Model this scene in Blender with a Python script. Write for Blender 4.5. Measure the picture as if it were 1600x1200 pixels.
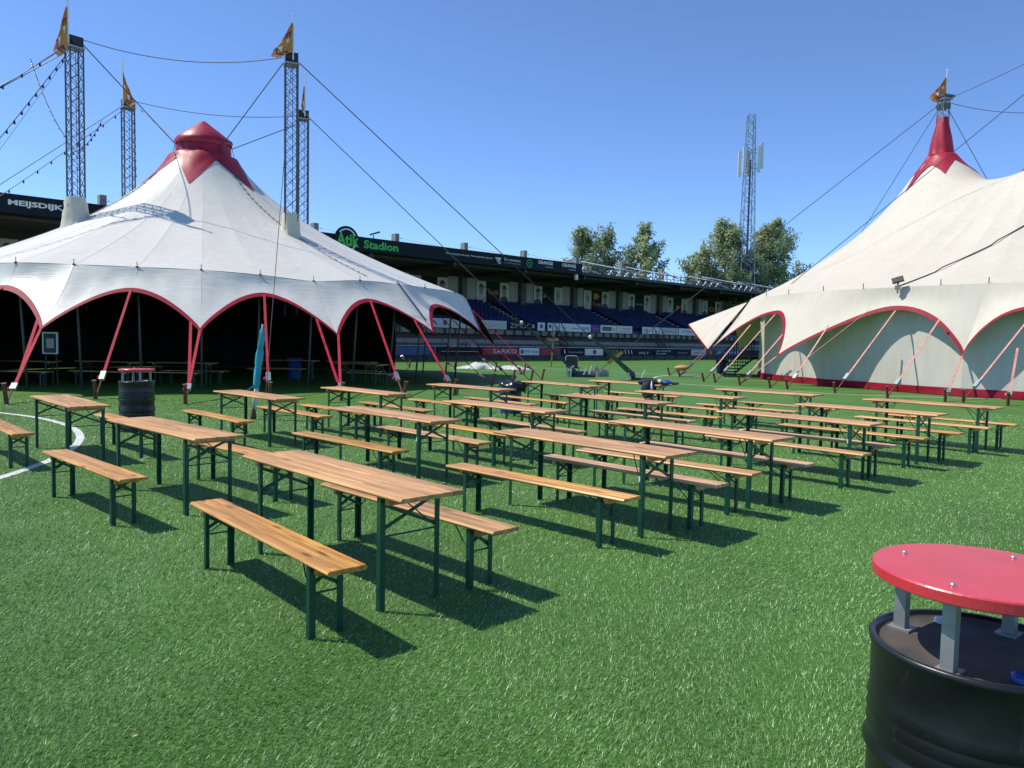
import bpy, math, random
import numpy as np
from mathutils import Vector, Matrix
random.seed(7); rng = np.random.default_rng(7)
scene = bpy.context.scene
for o in list(bpy.data.objects): bpy.data.objects.remove(o)
COL = scene.collection
R = math.radians
V = Vector

# ---------------------------------------------------------------- camera
cam_d = bpy.data.cameras.new('camera'); cam = bpy.data.objects.new('camera', cam_d); COL.objects.link(cam)
cam_d.sensor_width = 36.0; cam_d.lens = 36.0 * 1185.7 / 1600.0; cam_d.clip_end = 3000; cam_d.clip_start = 0.05
_p, _r, CAMH = R(3.308), R(1.117), 1.733
_R = V((1, 0, 0)); _F = V((0, math.cos(_p), -math.sin(_p))); _U = V((0, math.sin(_p), math.cos(_p)))
_cr, _sr = math.cos(_r), math.sin(_r)
_rx = _cr * _R + _sr * _U; _ux = -_sr * _R + _cr * _U
m = Matrix((( _rx.x, _ux.x, -_F.x, 0), (_rx.y, _ux.y, -_F.y, 0), (_rx.z, _ux.z, -_F.z, CAMH), (0, 0, 0, 1)))
cam.matrix_world = m
scene.camera = cam
# ---------------------------------------------------------------- sky and sun
SUN = V((-0.66, 0.11, 1.0)).normalized()
w = bpy.data.worlds.new('World'); scene.world = w; w.use_nodes = True
nt = w.node_tree; bg = nt.nodes['Background']
sky = nt.nodes.new('ShaderNodeTexSky'); sky.sky_type = 'NISHITA'; sky.sun_disc = False
sky.sun_elevation = math.asin(SUN.z); sky.sun_rotation = math.atan2(SUN.x, SUN.y)
sky.air_density = 0.6; sky.dust_density = 0.05; sky.ozone_density = 8.0; sky.altitude = 0
nt.links.new(sky.outputs[0], bg.inputs[0]); bg.inputs[1].default_value = 0.148
sl = bpy.data.lights.new('sun', 'SUN'); sl.energy = 3.15; sl.angle = R(0.53); sl.color = (1.0, 0.94, 0.84)
so = bpy.data.objects.new('sun', sl); COL.objects.link(so); so.rotation_euler = SUN.to_track_quat('Z', 'Y').to_euler()
so.location = (-30, 10, 60)
scene.cycles.denoising_prefilter = 'NONE'
scene.view_settings.view_transform = 'Standard'; scene.view_settings.look = 'None'
scene.view_settings.exposure = 0.62; scene.view_settings.gamma = 1.0; scene.view_settings.use_curve_mapping = False

# ---------------------------------------------------------------- helpers
class MB:
    def __init__(s): s.v = []; s.f = []
    def add(s, vs, fs):
        b = len(s.v); s.v += [tuple(x) for x in vs]; s.f += [tuple(i + b for i in f) for f in fs]; return s
    def box(s, x0, x1, y0, y1, z0, z1):
        vs = [(x, y, z) for z in (z0, z1) for y in (y0, y1) for x in (x0, x1)]
        return s.add(vs, [(0, 2, 3, 1), (4, 5, 7, 6), (0, 1, 5, 4), (2, 6, 7, 3), (0, 4, 6, 2), (1, 3, 7, 5)])
    def bar(s, a, b, w, h=None, up=(0, 0, 1)):
        h = w if h is None else h
        a, b = V(a), V(b); d = (b - a).normalized(); u = V(up)
        if abs(d.dot(u)) > .98: u = V((1, 0, 0))
        x = d.cross(u).normalized(); y = x.cross(d).normalized()
        vs = [p + sx * x * w / 2 + sy * y * h / 2 for p in (a, b) for sx, sy in ((-1, -1), (1, -1), (1, 1), (-1, 1))]
        return s.add(vs, [(3, 2, 1, 0), (4, 5, 6, 7), (0, 1, 5, 4), (1, 2, 6, 5), (2, 3, 7, 6), (3, 0, 4, 7)])
    def tube(s, pts, r, n=6, cap=True):
        pts = [V(p) for p in pts]; rs = r if isinstance(r, (list, tuple)) else [r] * len(pts)
        vs = []; fs = []
        for i, p in enumerate(pts):
            d = (pts[min(i + 1, len(pts) - 1)] - pts[max(i - 1, 0)]).normalized()
            u = V((0, 0, 1)) if abs(d.z) < .9 else V((1, 0, 0))
            x = d.cross(u).normalized(); y = x.cross(d).normalized()
            for k in range(n):
                a = 2 * math.pi * k / n; vs.append(p + rs[i] * (math.cos(a) * x + math.sin(a) * y))
        for i in range(len(pts) - 1):
            for k in range(n):
                k2 = (k + 1) % n; fs.append((i * n + k, i * n + k2, (i + 1) * n + k2, (i + 1) * n + k))
        if cap: fs += [tuple(range(n))[::-1], tuple(range((len(pts) - 1) * n, len(pts) * n))]
        return s.add(vs, fs)
    def lathe(s, prof, n=32, c=(0, 0, 0)):
        vs = []; fs = []
        for (r, z) in prof:
            for k in range(n):
                a = 2 * math.pi * k / n; vs.append((c[0] + r * math.cos(a), c[1] + r * math.sin(a), c[2] + z))
        for i in range(len(prof) - 1):
            for k in range(n):
                k2 = (k + 1) % n; fs.append((i * n + k, i * n + k2, (i + 1) * n + k2, (i + 1) * n + k))
        return s.add(vs, fs)
    def disc(s, r, z, n=32, c=(0, 0), down=False):
        vs = [(c[0] + r * math.cos(2 * math.pi * k / n), c[1] + r * math.sin(2 * math.pi * k / n), z) for k in range(n)]
        return s.add(vs, [tuple(range(n))[::-1] if down else tuple(range(n))])
    def grid(s, P, close=False):   # P[i][j] points
        ni, nj = len(P), len(P[0]); vs = [q for row in P for q in row]; fs = []
        for i in range(ni - 1):
            for j in range(nj - 1 + (1 if close else 0)):
                j2 = (j + 1) % nj; fs.append((i * nj + j, i * nj + j2, (i + 1) * nj + j2, (i + 1) * nj + j))
        return s.add(vs, fs)
    def sphere(s, c, r, n=8, m_=6, sz=1.0):
        P = []
        for i in range(m_ + 1):
            t = math.pi * i / m_
            P.append([(c[0] + r * math.sin(t) * math.cos(2 * math.pi * k / n), c[1] + r * math.sin(t) * math.sin(2 * math.pi * k / n), c[2] - r * sz * math.cos(t)) for k in range(n)])
        return s.grid(P, True)
    def prism(s, poly, a0, a1, axis='x'):   # polygon in the two other axes extruded along axis
        n = len(poly); vs = []
        for a in (a0, a1):
            for (p, q) in poly: vs.append((a, p, q) if axis == 'x' else ((p, a, q) if axis == 'y' else (p, q, a)))
        fs = [tuple(range(n)), tuple(range(n, 2 * n))[::-1]] + [(k, n + k, n + (k + 1) % n, (k + 1) % n) for k in range(n)]
        return s.add(vs, fs)
    def build(s, name, mat, parent=None, smooth=False, off=None):
        me = bpy.data.meshes.new(name)
        vs = s.v
        if off is not None: vs = [(x - off[0], y - off[1], z - off[2]) for x, y, z in vs]
        me.from_pydata(vs, [], s.f); me.validate()
        import bmesh as _b
        bm = _b.new(); bm.from_mesh(me); _b.ops.recalc_face_normals(bm, faces=bm.faces); bm.to_mesh(me); bm.free()
        if smooth:
            me.polygons.foreach_set('use_smooth', [True] * len(me.polygons))
        if mat: me.materials.append(mat)
        o = bpy.data.objects.new(name, me); COL.objects.link(o)
        if parent: o.parent = parent
        return o

def tag(o, label=None, cat=None, group=None, kind=None):
    if label: o['label'] = label
    if cat: o['category'] = cat
    if group: o['group'] = group
    if kind: o['kind'] = kind
    return o
def empty(name, loc, label, cat, rz=0, group=None):
    o = bpy.data.objects.new(name, None); COL.objects.link(o); o.location = loc; o.rotation_euler = (0, 0, rz); o.empty_display_size = .2
    return tag(o, label, cat, group)
def copy_tree(o, parent=None):
    c = o.copy(); COL.objects.link(c)
    if parent: c.parent = parent
    for ch in list(o.children): copy_tree(ch, c)
    return c
def top_mesh(mb, name, mat, loc, label, cat, group=None, smooth=False):   # a thing that is one mesh, origin at loc
    o = mb.build(name, mat, None, smooth, loc); o.location = loc
    return tag(o, label, cat, group)

# ---------------------------------------------------------------- materials
def mat(name, col, rough=.6, metal=0, var=.0, vscale=6, bump=0, bscale=60, spec=.5, objrand=0, detail=4):
    m_ = bpy.data.materials.new(name); m_.use_nodes = True; n = m_.node_tree.nodes; l = m_.node_tree.links
    b = n['Principled BSDF']; b.inputs['Base Color'].default_value = (*col, 1); b.inputs['Roughness'].default_value = rough
    b.inputs['Metallic'].default_value = metal; b.inputs['Specular IOR Level'].default_value = spec
    tc = n.new('ShaderNodeTexCoord'); src = tc.outputs['Object']
    if var or objrand:
        nz = n.new('ShaderNodeTexNoise'); nz.inputs['Scale'].default_value = vscale; nz.inputs['Detail'].default_value = detail
        l.new(src, nz.inputs['Vector'])
        mr = n.new('ShaderNodeMapRange'); mr.inputs[1].default_value = .3; mr.inputs[2].default_value = .7
        mr.inputs[3].default_value = 1 - var; mr.inputs[4].default_value = 1 + var; l.new(nz.outputs[0], mr.inputs[0])
        val = mr.outputs[0]
        if objrand:
            oi = n.new('ShaderNodeObjectInfo'); mm = n.new('ShaderNodeMapRange'); mm.inputs[3].default_value = 1 - objrand; mm.inputs[4].default_value = 1 + objrand
            l.new(oi.outputs['Random'], mm.inputs[0]); mu = n.new('ShaderNodeMath'); mu.operation = 'MULTIPLY'
            l.new(val, mu.inputs[0]); l.new(mm.outputs[0], mu.inputs[1]); val = mu.outputs[0]
        hs = n.new('ShaderNodeHueSaturation'); hs.inputs['Color'].default_value = (*col, 1); l.new(val, hs.inputs['Value'])
        l.new(hs.outputs[0], b.inputs['Base Color'])
    if bump:
        nb = n.new('ShaderNodeTexNoise'); nb.inputs['Scale'].default_value = bscale; nb.inputs['Detail'].default_value = 5; l.new(src, nb.inputs['Vector'])
        bp = n.new('ShaderNodeBump'); bp.inputs['Strength'].default_value = bump; bp.inputs['Distance'].default_value = .02
        l.new(nb.outputs[0], bp.inputs['Height']); l.new(bp.outputs[0], b.inputs['Normal'])
    return m_

def wood_mat(name, c1, c2, knot, rough=.42):
    m_ = bpy.data.materials.new(name); m_.use_nodes = True; n = m_.node_tree.nodes; l = m_.node_tree.links
    b = n['Principled BSDF']; b.inputs['Roughness'].default_value = rough; b.inputs['Specular IOR Level'].default_value = .4
    tc = n.new('ShaderNodeTexCoord'); oi = n.new('ShaderNodeObjectInfo')
    sc = n.new('ShaderNodeVectorMath'); sc.operation = 'SCALE'; sc.inputs[0].default_value = (37, 11, 5); l.new(oi.outputs['Random'], sc.inputs['Scale'])
    ad = n.new('ShaderNodeVectorMath'); l.new(tc.outputs['Object'], ad.inputs[0]); l.new(sc.outputs[0], ad.inputs[1])
    mp = n.new('ShaderNodeMapping'); mp.inputs['Scale'].default_value = (1.6, 34, 34); l.new(ad.outputs[0], mp.inputs['Vector'])
    g = n.new('ShaderNodeTexNoise'); g.inputs['Scale'].default_value = 1; g.inputs['Detail'].default_value = 5; g.inputs['Distortion'].default_value = .6; l.new(mp.outputs[0], g.inputs['Vector'])
    cr = n.new('ShaderNodeValToRGB'); cr.color_ramp.elements[0].position = .3; cr.color_ramp.elements[0].color = (*c2, 1)
    cr.color_ramp.elements[1].position = .68; cr.color_ramp.elements[1].color = (*c1, 1); l.new(g.outputs[0], cr.inputs[0])
    # knots
    mk = n.new('ShaderNodeMapping'); mk.inputs['Scale'].default_value = (2.2, 9, 3); l.new(ad.outputs[0], mk.inputs['Vector'])
    vo = n.new('ShaderNodeTexVoronoi'); vo.inputs['Scale'].default_value = 1; l.new(mk.outputs[0], vo.inputs['Vector'])
    kr = n.new('ShaderNodeMapRange'); kr.inputs[1].default_value = .06; kr.inputs[2].default_value = .21; kr.inputs[3].default_value = .92; kr.inputs[4].default_value = 0
    l.new(vo.outputs['Distance'], kr.inputs[0])
    mx = n.new('ShaderNodeMix'); mx.data_type = 'RGBA'; l.new(kr.outputs[0], mx.inputs[0]); l.new(cr.outputs[0], mx.inputs[6]); mx.inputs[7].default_value = (*knot, 1)
    # board to board and along-the-board tone
    bl = n.new('ShaderNodeTexNoise'); bl.inputs['Scale'].default_value = 1.1; l.new(ad.outputs[0], bl.inputs['Vector'])
    mr = n.new('ShaderNodeMapRange'); mr.inputs[1].default_value = .3; mr.inputs[2].default_value = .7; mr.inputs[3].default_value = .84; mr.inputs[4].default_value = 1.12; l.new(bl.outputs[0], mr.inputs[0])
    bk = n.new('ShaderNodeTexBrick'); bk.inputs['Scale'].default_value = 1; bk.inputs['Brick Width'].default_value = .62; bk.inputs['Row Height'].default_value = .0417; bk.inputs['Mortar Size'].default_value = .0009; bk.offset = .37
    bk.inputs['Color1'].default_value = (.80, .80, .80, 1); bk.inputs['Color2'].default_value = (1.13, 1.13, 1.13, 1); bk.inputs['Mortar'].default_value = (.62, .62, .62, 1); l.new(ad.outputs[0], bk.inputs['Vector'])
    r2 = n.new('ShaderNodeMapRange'); r2.inputs[3].default_value = .82; r2.inputs[4].default_value = 1.14; l.new(oi.outputs['Random'], r2.inputs[0])
    mu = n.new('ShaderNodeMath'); mu.operation = 'MULTIPLY'; l.new(mr.outputs[0], mu.inputs[0]); l.new(r2.outputs[0], mu.inputs[1])
    mb_ = n.new('ShaderNodeMath'); mb_.operation = 'MULTIPLY'; l.new(mu.outputs[0], mb_.inputs[0]); l.new(bk.outputs['Color'], mb_.inputs[1])
    hs = n.new('ShaderNodeHueSaturation'); l.new(mb_.outputs[0], hs.inputs['Value']); l.new(mx.outputs[2], hs.inputs['Color'])
    l.new(hs.outputs[0], b.inputs['Base Color'])
    bp = n.new('ShaderNodeBump'); bp.inputs['Strength'].default_value = .12; bp.inputs['Distance'].default_value = .004; l.new(g.outputs[0], bp.inputs['Height']); l.new(bp.outputs[0], b.inputs['Normal'])
    return m_

def canvas_mat(name, col, stain, rough=.5, crease=False):
    m_ = bpy.data.materials.new(name); m_.use_nodes = True; n = m_.node_tree.nodes; l = m_.node_tree.links
    b = n['Principled BSDF']; b.inputs['Roughness'].default_value = rough; b.inputs['Specular IOR Level'].default_value = .35
    tc = n.new('ShaderNodeTexCoord')
    a = n.new('ShaderNodeTexNoise'); a.inputs['Scale'].default_value = .55; a.inputs['Detail'].default_value = 7; a.inputs['Roughness'].default_value = .65; l.new(tc.outputs['Object'], a.inputs['Vector'])
    mp = n.new('ShaderNodeMapping'); mp.inputs['Scale'].default_value = (3.0, 3.0, .6); l.new(tc.outputs['Object'], mp.inputs['Vector'])
    s2 = n.new('ShaderNodeTexNoise'); s2.inputs['Scale'].default_value = 1.4; s2.inputs['Detail'].default_value = 6; l.new(mp.outputs[0], s2.inputs['Vector'])
    mu = n.new('ShaderNodeMath'); mu.operation = 'MULTIPLY'; l.new(a.outputs[0], mu.inputs[0]); l.new(s2.outputs[0], mu.inputs[1])
    cr = n.new('ShaderNodeValToRGB'); cr.color_ramp.elements[0].position = .14; cr.color_ramp.elements[0].color = (*stain, 1); cr.color_ramp.elements[1].position = .32; cr.color_ramp.elements[1].color = (*col, 1)
    l.new(mu.outputs[0], cr.inputs[0]); l.new(cr.outputs[0], b.inputs['Base Color'])
    if crease:
        mp = n.new('ShaderNodeMapping'); mp.inputs['Scale'].default_value = (.9, .9, 7); l.new(tc.outputs['Object'], mp.inputs['Vector'])
    wv = n.new('ShaderNodeTexNoise'); wv.inputs['Scale'].default_value = 1.1; wv.inputs['Detail'].default_value = 3; wv.inputs['Distortion'].default_value = 1.5
    l.new(mp.outputs[0], wv.inputs['Vector'])
    bp = n.new('ShaderNodeBump'); bp.inputs['Strength'].default_value = .22 if crease else .12; bp.inputs['Distance'].default_value = .05; l.new(wv.outputs[0], bp.inputs['Height']); l.new(bp.outputs[0], b.inputs['Normal'])
    return m_

M = {}
M['wood_t'] = wood_mat('tan_pine', (.74, .415, .15), (.44, .205, .065), (.19, .07, .022))
M['wood_b'] = wood_mat('orange_pine', (.78, .42, .105), (.42, .155, .026), (.17, .05, .010), .36)
M['wood_g'] = wood_mat('weathered_pine', (.76, .47, .26), (.60, .34, .165), (.28, .12, .045), .55)
M['green'] = mat('green_enamel', (.006, .068, .038), .38, 0, .25, 9)
M['white_sticker'] = mat('sticker_white', (.75, .75, .75), .6)
M['canvas'] = canvas_mat('white_canvas', (.70, .682, .605), (.65, .625, .535), .46)
M['canvas_v'] = canvas_mat('white_valance_canvas', (.68, .665, .59), (.63, .61, .53), .42, True)
M['cream'] = canvas_mat('cream_canvas', (.62, .575, .465), (.575, .53, .42), .6)
M['wall'] = canvas_mat('cream_wall_canvas', (.57, .54, .46), (.52, .485, .41), .7)
M['seam'] = canvas_mat('seam_canvas', (.69, .67, .595), (.64, .62, .53), .5)
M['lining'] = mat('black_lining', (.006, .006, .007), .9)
M['red'] = mat('red_canvas', (.36, .009, .03), .45, 0, .2, 3, .25, 4)
M['redtrim'] = mat('red_trim', (.29, .007, .027), .6, 0, .12, 3, spec=.2)
M['strap'] = mat('red_webbing', (.45, .02, .045), .65, 0, .2, 5, spec=.2)
M['pstrap'] = mat('faded_pink_webbing', (.55, .26, .20), .6, 0, .25, 5)
M['steel'] = mat('galvanised_steel', (.33, .36, .38), .42, .7, .2, 8)
M['mast'] = mat('dark_mast_steel', (.085, .092, .105), .5, .2, .2, 6)
M['dark'] = mat('dark_metal', (.02, .022, .025), .5)
M['cable'] = mat('steel_cable', (.05, .055, .065), .5)
M['rust'] = mat('rusty_iron', (.16, .055, .03), .8, 0, .4, 20)
M['pole'] = mat('grey_pole', (.09, .10, .105), .6, .2)
M['black'] = mat('black_paint', (.009, .011, .013), .34, 0, .35, 7, .1, 14)
def wear(m_, col, scale, lo, hi, stretch=(1, 1, 1)):
    n = m_.node_tree.nodes; l = m_.node_tree.links; b = n['Principled BSDF']; tc = n.new('ShaderNodeTexCoord'); mp = n.new('ShaderNodeMapping'); mp.inputs['Scale'].default_value = stretch; l.new(tc.outputs['Object'], mp.inputs['Vector'])
    nz = n.new('ShaderNodeTexNoise'); nz.inputs['Scale'].default_value = scale; nz.inputs['Detail'].default_value = 8; nz.inputs['Roughness'].default_value = .7; l.new(mp.outputs[0], nz.inputs['Vector'])
    mr = n.new('ShaderNodeMapRange'); mr.inputs[1].default_value = lo; mr.inputs[2].default_value = hi; l.new(nz.outputs[0], mr.inputs[0])
    mx = n.new('ShaderNodeMix'); mx.data_type = 'RGBA'; l.new(mr.outputs[0], mx.inputs[0]); src = b.inputs['Base Color'].links
    if src: l.new(src[0].from_socket, mx.inputs[6])
    else: mx.inputs[6].default_value = b.inputs['Base Color'].default_value
    mx.inputs[7].default_value = (*col, 1); l.new(mx.outputs[2], b.inputs['Base Color']); r2 = n.new('ShaderNodeMapRange'); r2.inputs[3].default_value = b.inputs['Roughness'].default_value; r2.inputs[4].default_value = .7; l.new(mr.outputs[0], r2.inputs[0]); l.new(r2.outputs[0], b.inputs['Roughness'])
wear(M['black'], (.05, .05, .048), 9, .60, .78, (1, 1, .25))
M['blacktop'] = mat('drum_lid', (.075, .065, .055), .75, 0, .5, 6, .1, 10)
M['redtop'] = mat('red_board', (.60, .035, .05), .30, 0, .12, 4, .04, 25, spec=.8)
wear(M['blacktop'], (.16, .13, .10), 7, .58, .75); wear(M['redtop'], (.46, .07, .07), 5, .60, .80, (1, .5, 1))
M['galv'] = mat('galvanised_post', (.30, .31, .30), .45, .35, .15, 10)
M['screw'] = mat('bright_screw', (.6, .58, .54), .3, .8)
M['bung'] = mat('pale_plastic', (.55, .68, .80), .4)
M['blue'] = mat('blue_plastic', (.012, .10, .36), .35, 0, .15, 6)
M['bag'] = mat('black_bag', (.012, .013, .015), .28, 0, 0, 1, .5, 9)
M['seat'] = mat('blue_seat_plastic', (.007, .02, .095), .7, 0, .5, 2.2, spec=.2, detail=1)
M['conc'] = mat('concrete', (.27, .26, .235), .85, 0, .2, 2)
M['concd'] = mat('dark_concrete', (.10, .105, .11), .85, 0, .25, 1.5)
M['aisle'] = mat('yellowed_step', (.34, .30, .18), .85, 0, .25, 2)
M['navy'] = mat('navy_fascia', (.009, .014, .022), .7, 0, .1, 1, spec=.2)
M['roofd'] = mat('dark_roof_steel', (.028, .032, .036), .6, 0, .2, .7)
M['corr'] = mat('white_corrugated', (.38, .39, .375), .6, 0, .1, 3)
M['wht'] = mat('white_paint', (.72, .73, .73), .5)
M['grey'] = mat('grey_print', (.38, .38, .38), .6, 0, .2, 2)
M['portrait'] = mat('portrait_paper', (.5, .51, .51), .6)
M['pdark'] = mat('portrait_dark', (.03, .03, .034), .6, 0, .4, 4)
M['pskin'] = mat('portrait_skin', (.22, .22, .22), .6, 0, .35, 6)
M['orange'] = mat('orange_print', (.66, .22, .04), .6)
M['lime'] = mat('green_print', (.04, .46, .07), .5)
M['dgreen'] = mat('dark_green_tackle', (.02, .05, .042), .5)
M['redb'] = mat('red_print', (.42, .02, .05), .6)
M['blueb'] = mat('blue_print', (.03, .09, .24), .6)
M['purple'] = mat('purple_print', (.13, .03, .19), .6)
M['yellow'] = mat('yellow_print', (.62, .44, .03), .6)
M['teal'] = mat('turquoise_cloth', (.03, .36, .46), .6, 0, .25, 5, .5, 12)
M['offwhite'] = mat('grey_cloth', (.5, .5, .48), .8, 0, .2, 6, .3, 14)
M['denim'] = mat('dark_jacket', (.02, .023, .035), .8, 0, .3, 9, .6, 14)
M['cobalt'] = mat('blue_jacket', (.02, .05, .3), .7, 0, .3, 9, .6, 14)
M['tarp'] = mat('white_tarp', (.55, .56, .56), .45, 0, .1, 3, .5, 4)
M['brownsign'] = mat('brown_board', (.14, .06, .03), .8, 0, .3, 6)
M['tan'] = mat('tan_rope', (.5, .27, .07), .7)
M['paint'] = mat('line_white', (.62, .66, .62), .8, 0, .25, 9)
M['bark'] = mat('bark', (.12, .10, .08), .9, 0, .3, 6)
M['gold'] = mat('flag_gold', (.62, .235, .04), .7, 0, .12, 4)
M['flagred'] = mat('flag_red', (.4, .03, .04), .7)
M['flagblue'] = mat('flag_blue', (.05, .045, .22), .7)
M['bulb'] = mat('bulb_glass', (.8, .8, .78), .15)

# ---------------------------------------------------------------- ground
def turf_mat():
    m_ = bpy.data.materials.new('artificial_turf'); m_.use_nodes = True; n = m_.node_tree.nodes; l = m_.node_tree.links
    b = n['Principled BSDF']; b.inputs['Roughness'].default_value = .6; b.inputs['Specular IOR Level'].default_value = .25
    tc = n.new('ShaderNodeTexCoord')
    f = n.new('ShaderNodeTexNoise'); f.inputs['Scale'].default_value = 42; f.inputs['Detail'].default_value = 6; f.inputs['Roughness'].default_value = .75; l.new(tc.outputs['Object'], f.inputs['Vector'])
    cr = n.new('ShaderNodeValToRGB'); e = cr.color_ramp.elements
    e[0].position = .33; e[0].color = (.026, .076, .010, 1); e[1].position = .72; e[1].color = (.20, .36, .095, 1)
    x = e.new(.5); x.color = (.075, .185, .027, 1)
    l.new(f.outputs[0], cr.inputs[0])
    g = n.new('ShaderNodeTexNoise'); g.inputs['Scale'].default_value = .5; g.inputs['Detail'].default_value = 5; l.new(tc.outputs['Object'], g.inputs['Vector'])
    mr = n.new('ShaderNodeMapRange'); mr.inputs[1].default_value = .3; mr.inputs[2].default_value = .7; mr.inputs[3].default_value = .86; mr.inputs[4].default_value = 1.16; l.new(g.outputs[0], mr.inputs[0])
    hs = n.new('ShaderNodeHueSaturation'); l.new(cr.outputs[0], hs.inputs['Color']); l.new(mr.outputs[0], hs.inputs['Value']); l.new(hs.outputs[0], b.inputs['Base Color'])
    bp = n.new('ShaderNodeBump'); bp.inputs['Strength'].default_value = .6; bp.inputs['Distance'].default_value = .03; l.new(f.outputs[0], bp.inputs['Height']); l.new(bp.outputs[0], b.inputs['Normal'])
    return m_
M['turf'] = turf_mat()
g = MB().add([(-600, -300, 0), (600, -300, 0), (600, 900, 0), (-600, 900, 0)], [(0, 1, 2, 3)]).build('pitch_turf', M['turf']); tag(g, 'green artificial turf of the football pitch', kind='structure')

def band(name, pts, wd, z=.004):
    mb = MB(); P = []
    for i, p in enumerate(pts):
        a = V((*pts[max(i - 1, 0)], 0)); b = V((*pts[min(i + 1, len(pts) - 1)], 0)); d = (b - a).normalized(); nrm = V((-d.y, d.x, 0))
        P.append([(p[0] + nrm.x * wd / 2, p[1] + nrm.y * wd / 2, z), (p[0] - nrm.x * wd / 2, p[1] - nrm.y * wd / 2, z)])
    o = mb.grid(P).build(name, M['paint']); return tag(o, kind='structure')
_su = V((math.cos(R(43)), math.sin(R(43)))); _sn = V((-_su.y, _su.x)); band('pitch_line', [tuple(V((4.6, 68.7)) + _su * q - _sn * .5) for q in (-60, 0, 60)], .13)
CC, CRAD, CW = (-14.53, 8.17), 8.565, .12
tag(band('centre_circle_line', [(CC[0] + CRAD * math.cos(R(a)), CC[1] + CRAD * math.sin(R(a))) for a in range(-180, 181, 3)], CW), 'white painted circle line on the turf')
band('pitch_line', [(-3.5, 53.3), (2.4, 47.4), (8.6, 41.2), (12.5, 37.2)], .11)
band('pitch_line', [(6.4, 33.4), (8.4, 31.1), (11.5, 28.0), (13.3, 27.1), (15.2, 26.75), (17.2, 26.6), (19, 26.8)], .11)
band('pitch_line', [(5.2, 31.0), (5.9, 34), (6.7, 36.6), (7.5, 39.2), (8.5, 41.0), (10.2, 42.4), (12.2, 43)], .10)

# ---------------------------------------------------------------- stadium stand (local x along the stand, y away from the pitch)
SA = R(43); SU = V((math.cos(SA), math.sin(SA), 0)); SN = V((-math.sin(SA), math.cos(SA), 0)); SO = V((4.6, 68.7, 0))
def st(s, n, z=0): return SO + SU * s + SN * n + V((0, 0, z))
DG = bpy.context.evaluated_depsgraph_get
def text(body, name, material, parent, x0, x1, z0, z1, y, thick=.012, rot=True, bold=.0, shear=0):
    cu = bpy.data.curves.new('t', 'FONT'); cu.body = body; cu.extrude = thick / 2; cu.resolution_u = 2; cu.offset = bold; cu.shear = shear
    ob = bpy.data.objects.new('t', cu); COL.objects.link(ob); bpy.context.view_layer.update()
    me = bpy.data.meshes.new_from_object(ob.evaluated_get(DG())); bpy.data.objects.remove(ob); bpy.data.curves.remove(cu)
    n = len(me.vertices); co = np.empty(n * 3); me.vertices.foreach_get('co', co); co = co.reshape(-1, 3)
    lo, hi = co.min(0), co.max(0)
    X = x0 + (co[:, 0] - lo[0]) / (hi[0] - lo[0]) * (x1 - x0); Z = z0 + (co[:, 1] - lo[1]) / (hi[1] - lo[1]) * (z1 - z0)
    out = np.stack([X, y - thick / 2 - co[:, 2], Z], 1)
    me.vertices.foreach_set('co', out.ravel()); me.update(); me.materials.clear(); me.materials.append(material); me.name = name
    o = bpy.data.objects.new(name, me); COL.objects.link(o); o.parent = parent
    return o

stand = empty('stadium_stand', SO, 'long roofed football stand with blue seats and dark navy fascia', 'stand', SA)
S0, S1 = -75.0, 64.0
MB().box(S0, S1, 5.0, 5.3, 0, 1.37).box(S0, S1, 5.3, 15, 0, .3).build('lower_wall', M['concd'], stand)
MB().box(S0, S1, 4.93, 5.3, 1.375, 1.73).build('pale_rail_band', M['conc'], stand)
MB().box(S0, S1, 7.2, 7.6, .3, 2.9).build('recessed_wall', M['concd'], stand)  # dark tone stands in for the shadow under the balcony overhang
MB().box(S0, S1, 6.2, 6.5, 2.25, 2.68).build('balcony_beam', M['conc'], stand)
br = MB().box(-.06, .06, 6.0, 6.2, 2.22, 2.68)
b0 = None; s_ = -40.0
while s_ < 45:
    if b0 is None: b0 = br.build('bracket', M['concd'], stand); b0.location.x = s_
    else:
        c = b0.copy(); COL.objects.link(c); c.location.x = s_
    s_ += 1.2
NR = 9; tr = MB()
for k in range(NR):
    tr.box(S0, S1, 6.5 + .62 * k, 12.3, 2.7 + .25 * k, 2.99 + .25 * k) if k == 0 else tr.box(S0, S1, 6.5 + .62 * k, 12.3, 2.992 + .25 * (k - 1), 2.99 + .25 * k)
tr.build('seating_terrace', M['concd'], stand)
AIS = [-44.5, -29.5, -14, 1.4, 17.0, 29.3, 44]
se = MB()
for k in range(NR):
    y = 6.72 + .62 * k; z = 2.99 + .25 * k; x = -55.0
    while x < 55:
        if all(abs(x - a) > .85 for a in AIS):
            dz = random.uniform(-.015, .015)
            se.add([(x - .21, y, z + .40 + dz), (x + .21, y, z + .40 + dz), (x + .21, y + .38, z + .42), (x - .21, y + .38, z + .42), (x - .21, y + .45, z + .80), (x + .21, y + .45, z + .80)], [(0, 1, 2, 3), (3, 2, 5, 4)])
            se.add([(x - .21, y, z + .40 + dz), (x + .21, y, z + .40 + dz), (x + .21, y + .05, z), (x - .21, y + .05, z)], [(0, 1, 2, 3)])
        x += .5
tag(se.build('seats', M['seat'], stand), kind='stuff')
for a in AIS[1:6]:
    for k in range(NR):
        MB().box(a - .55, a + .55, 6.46 + .62 * k, 6.85 + .62 * k, 2.995 + .25 * k, 3.15 + .25 * k).build('aisle_step', M['aisle'], stand)
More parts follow.
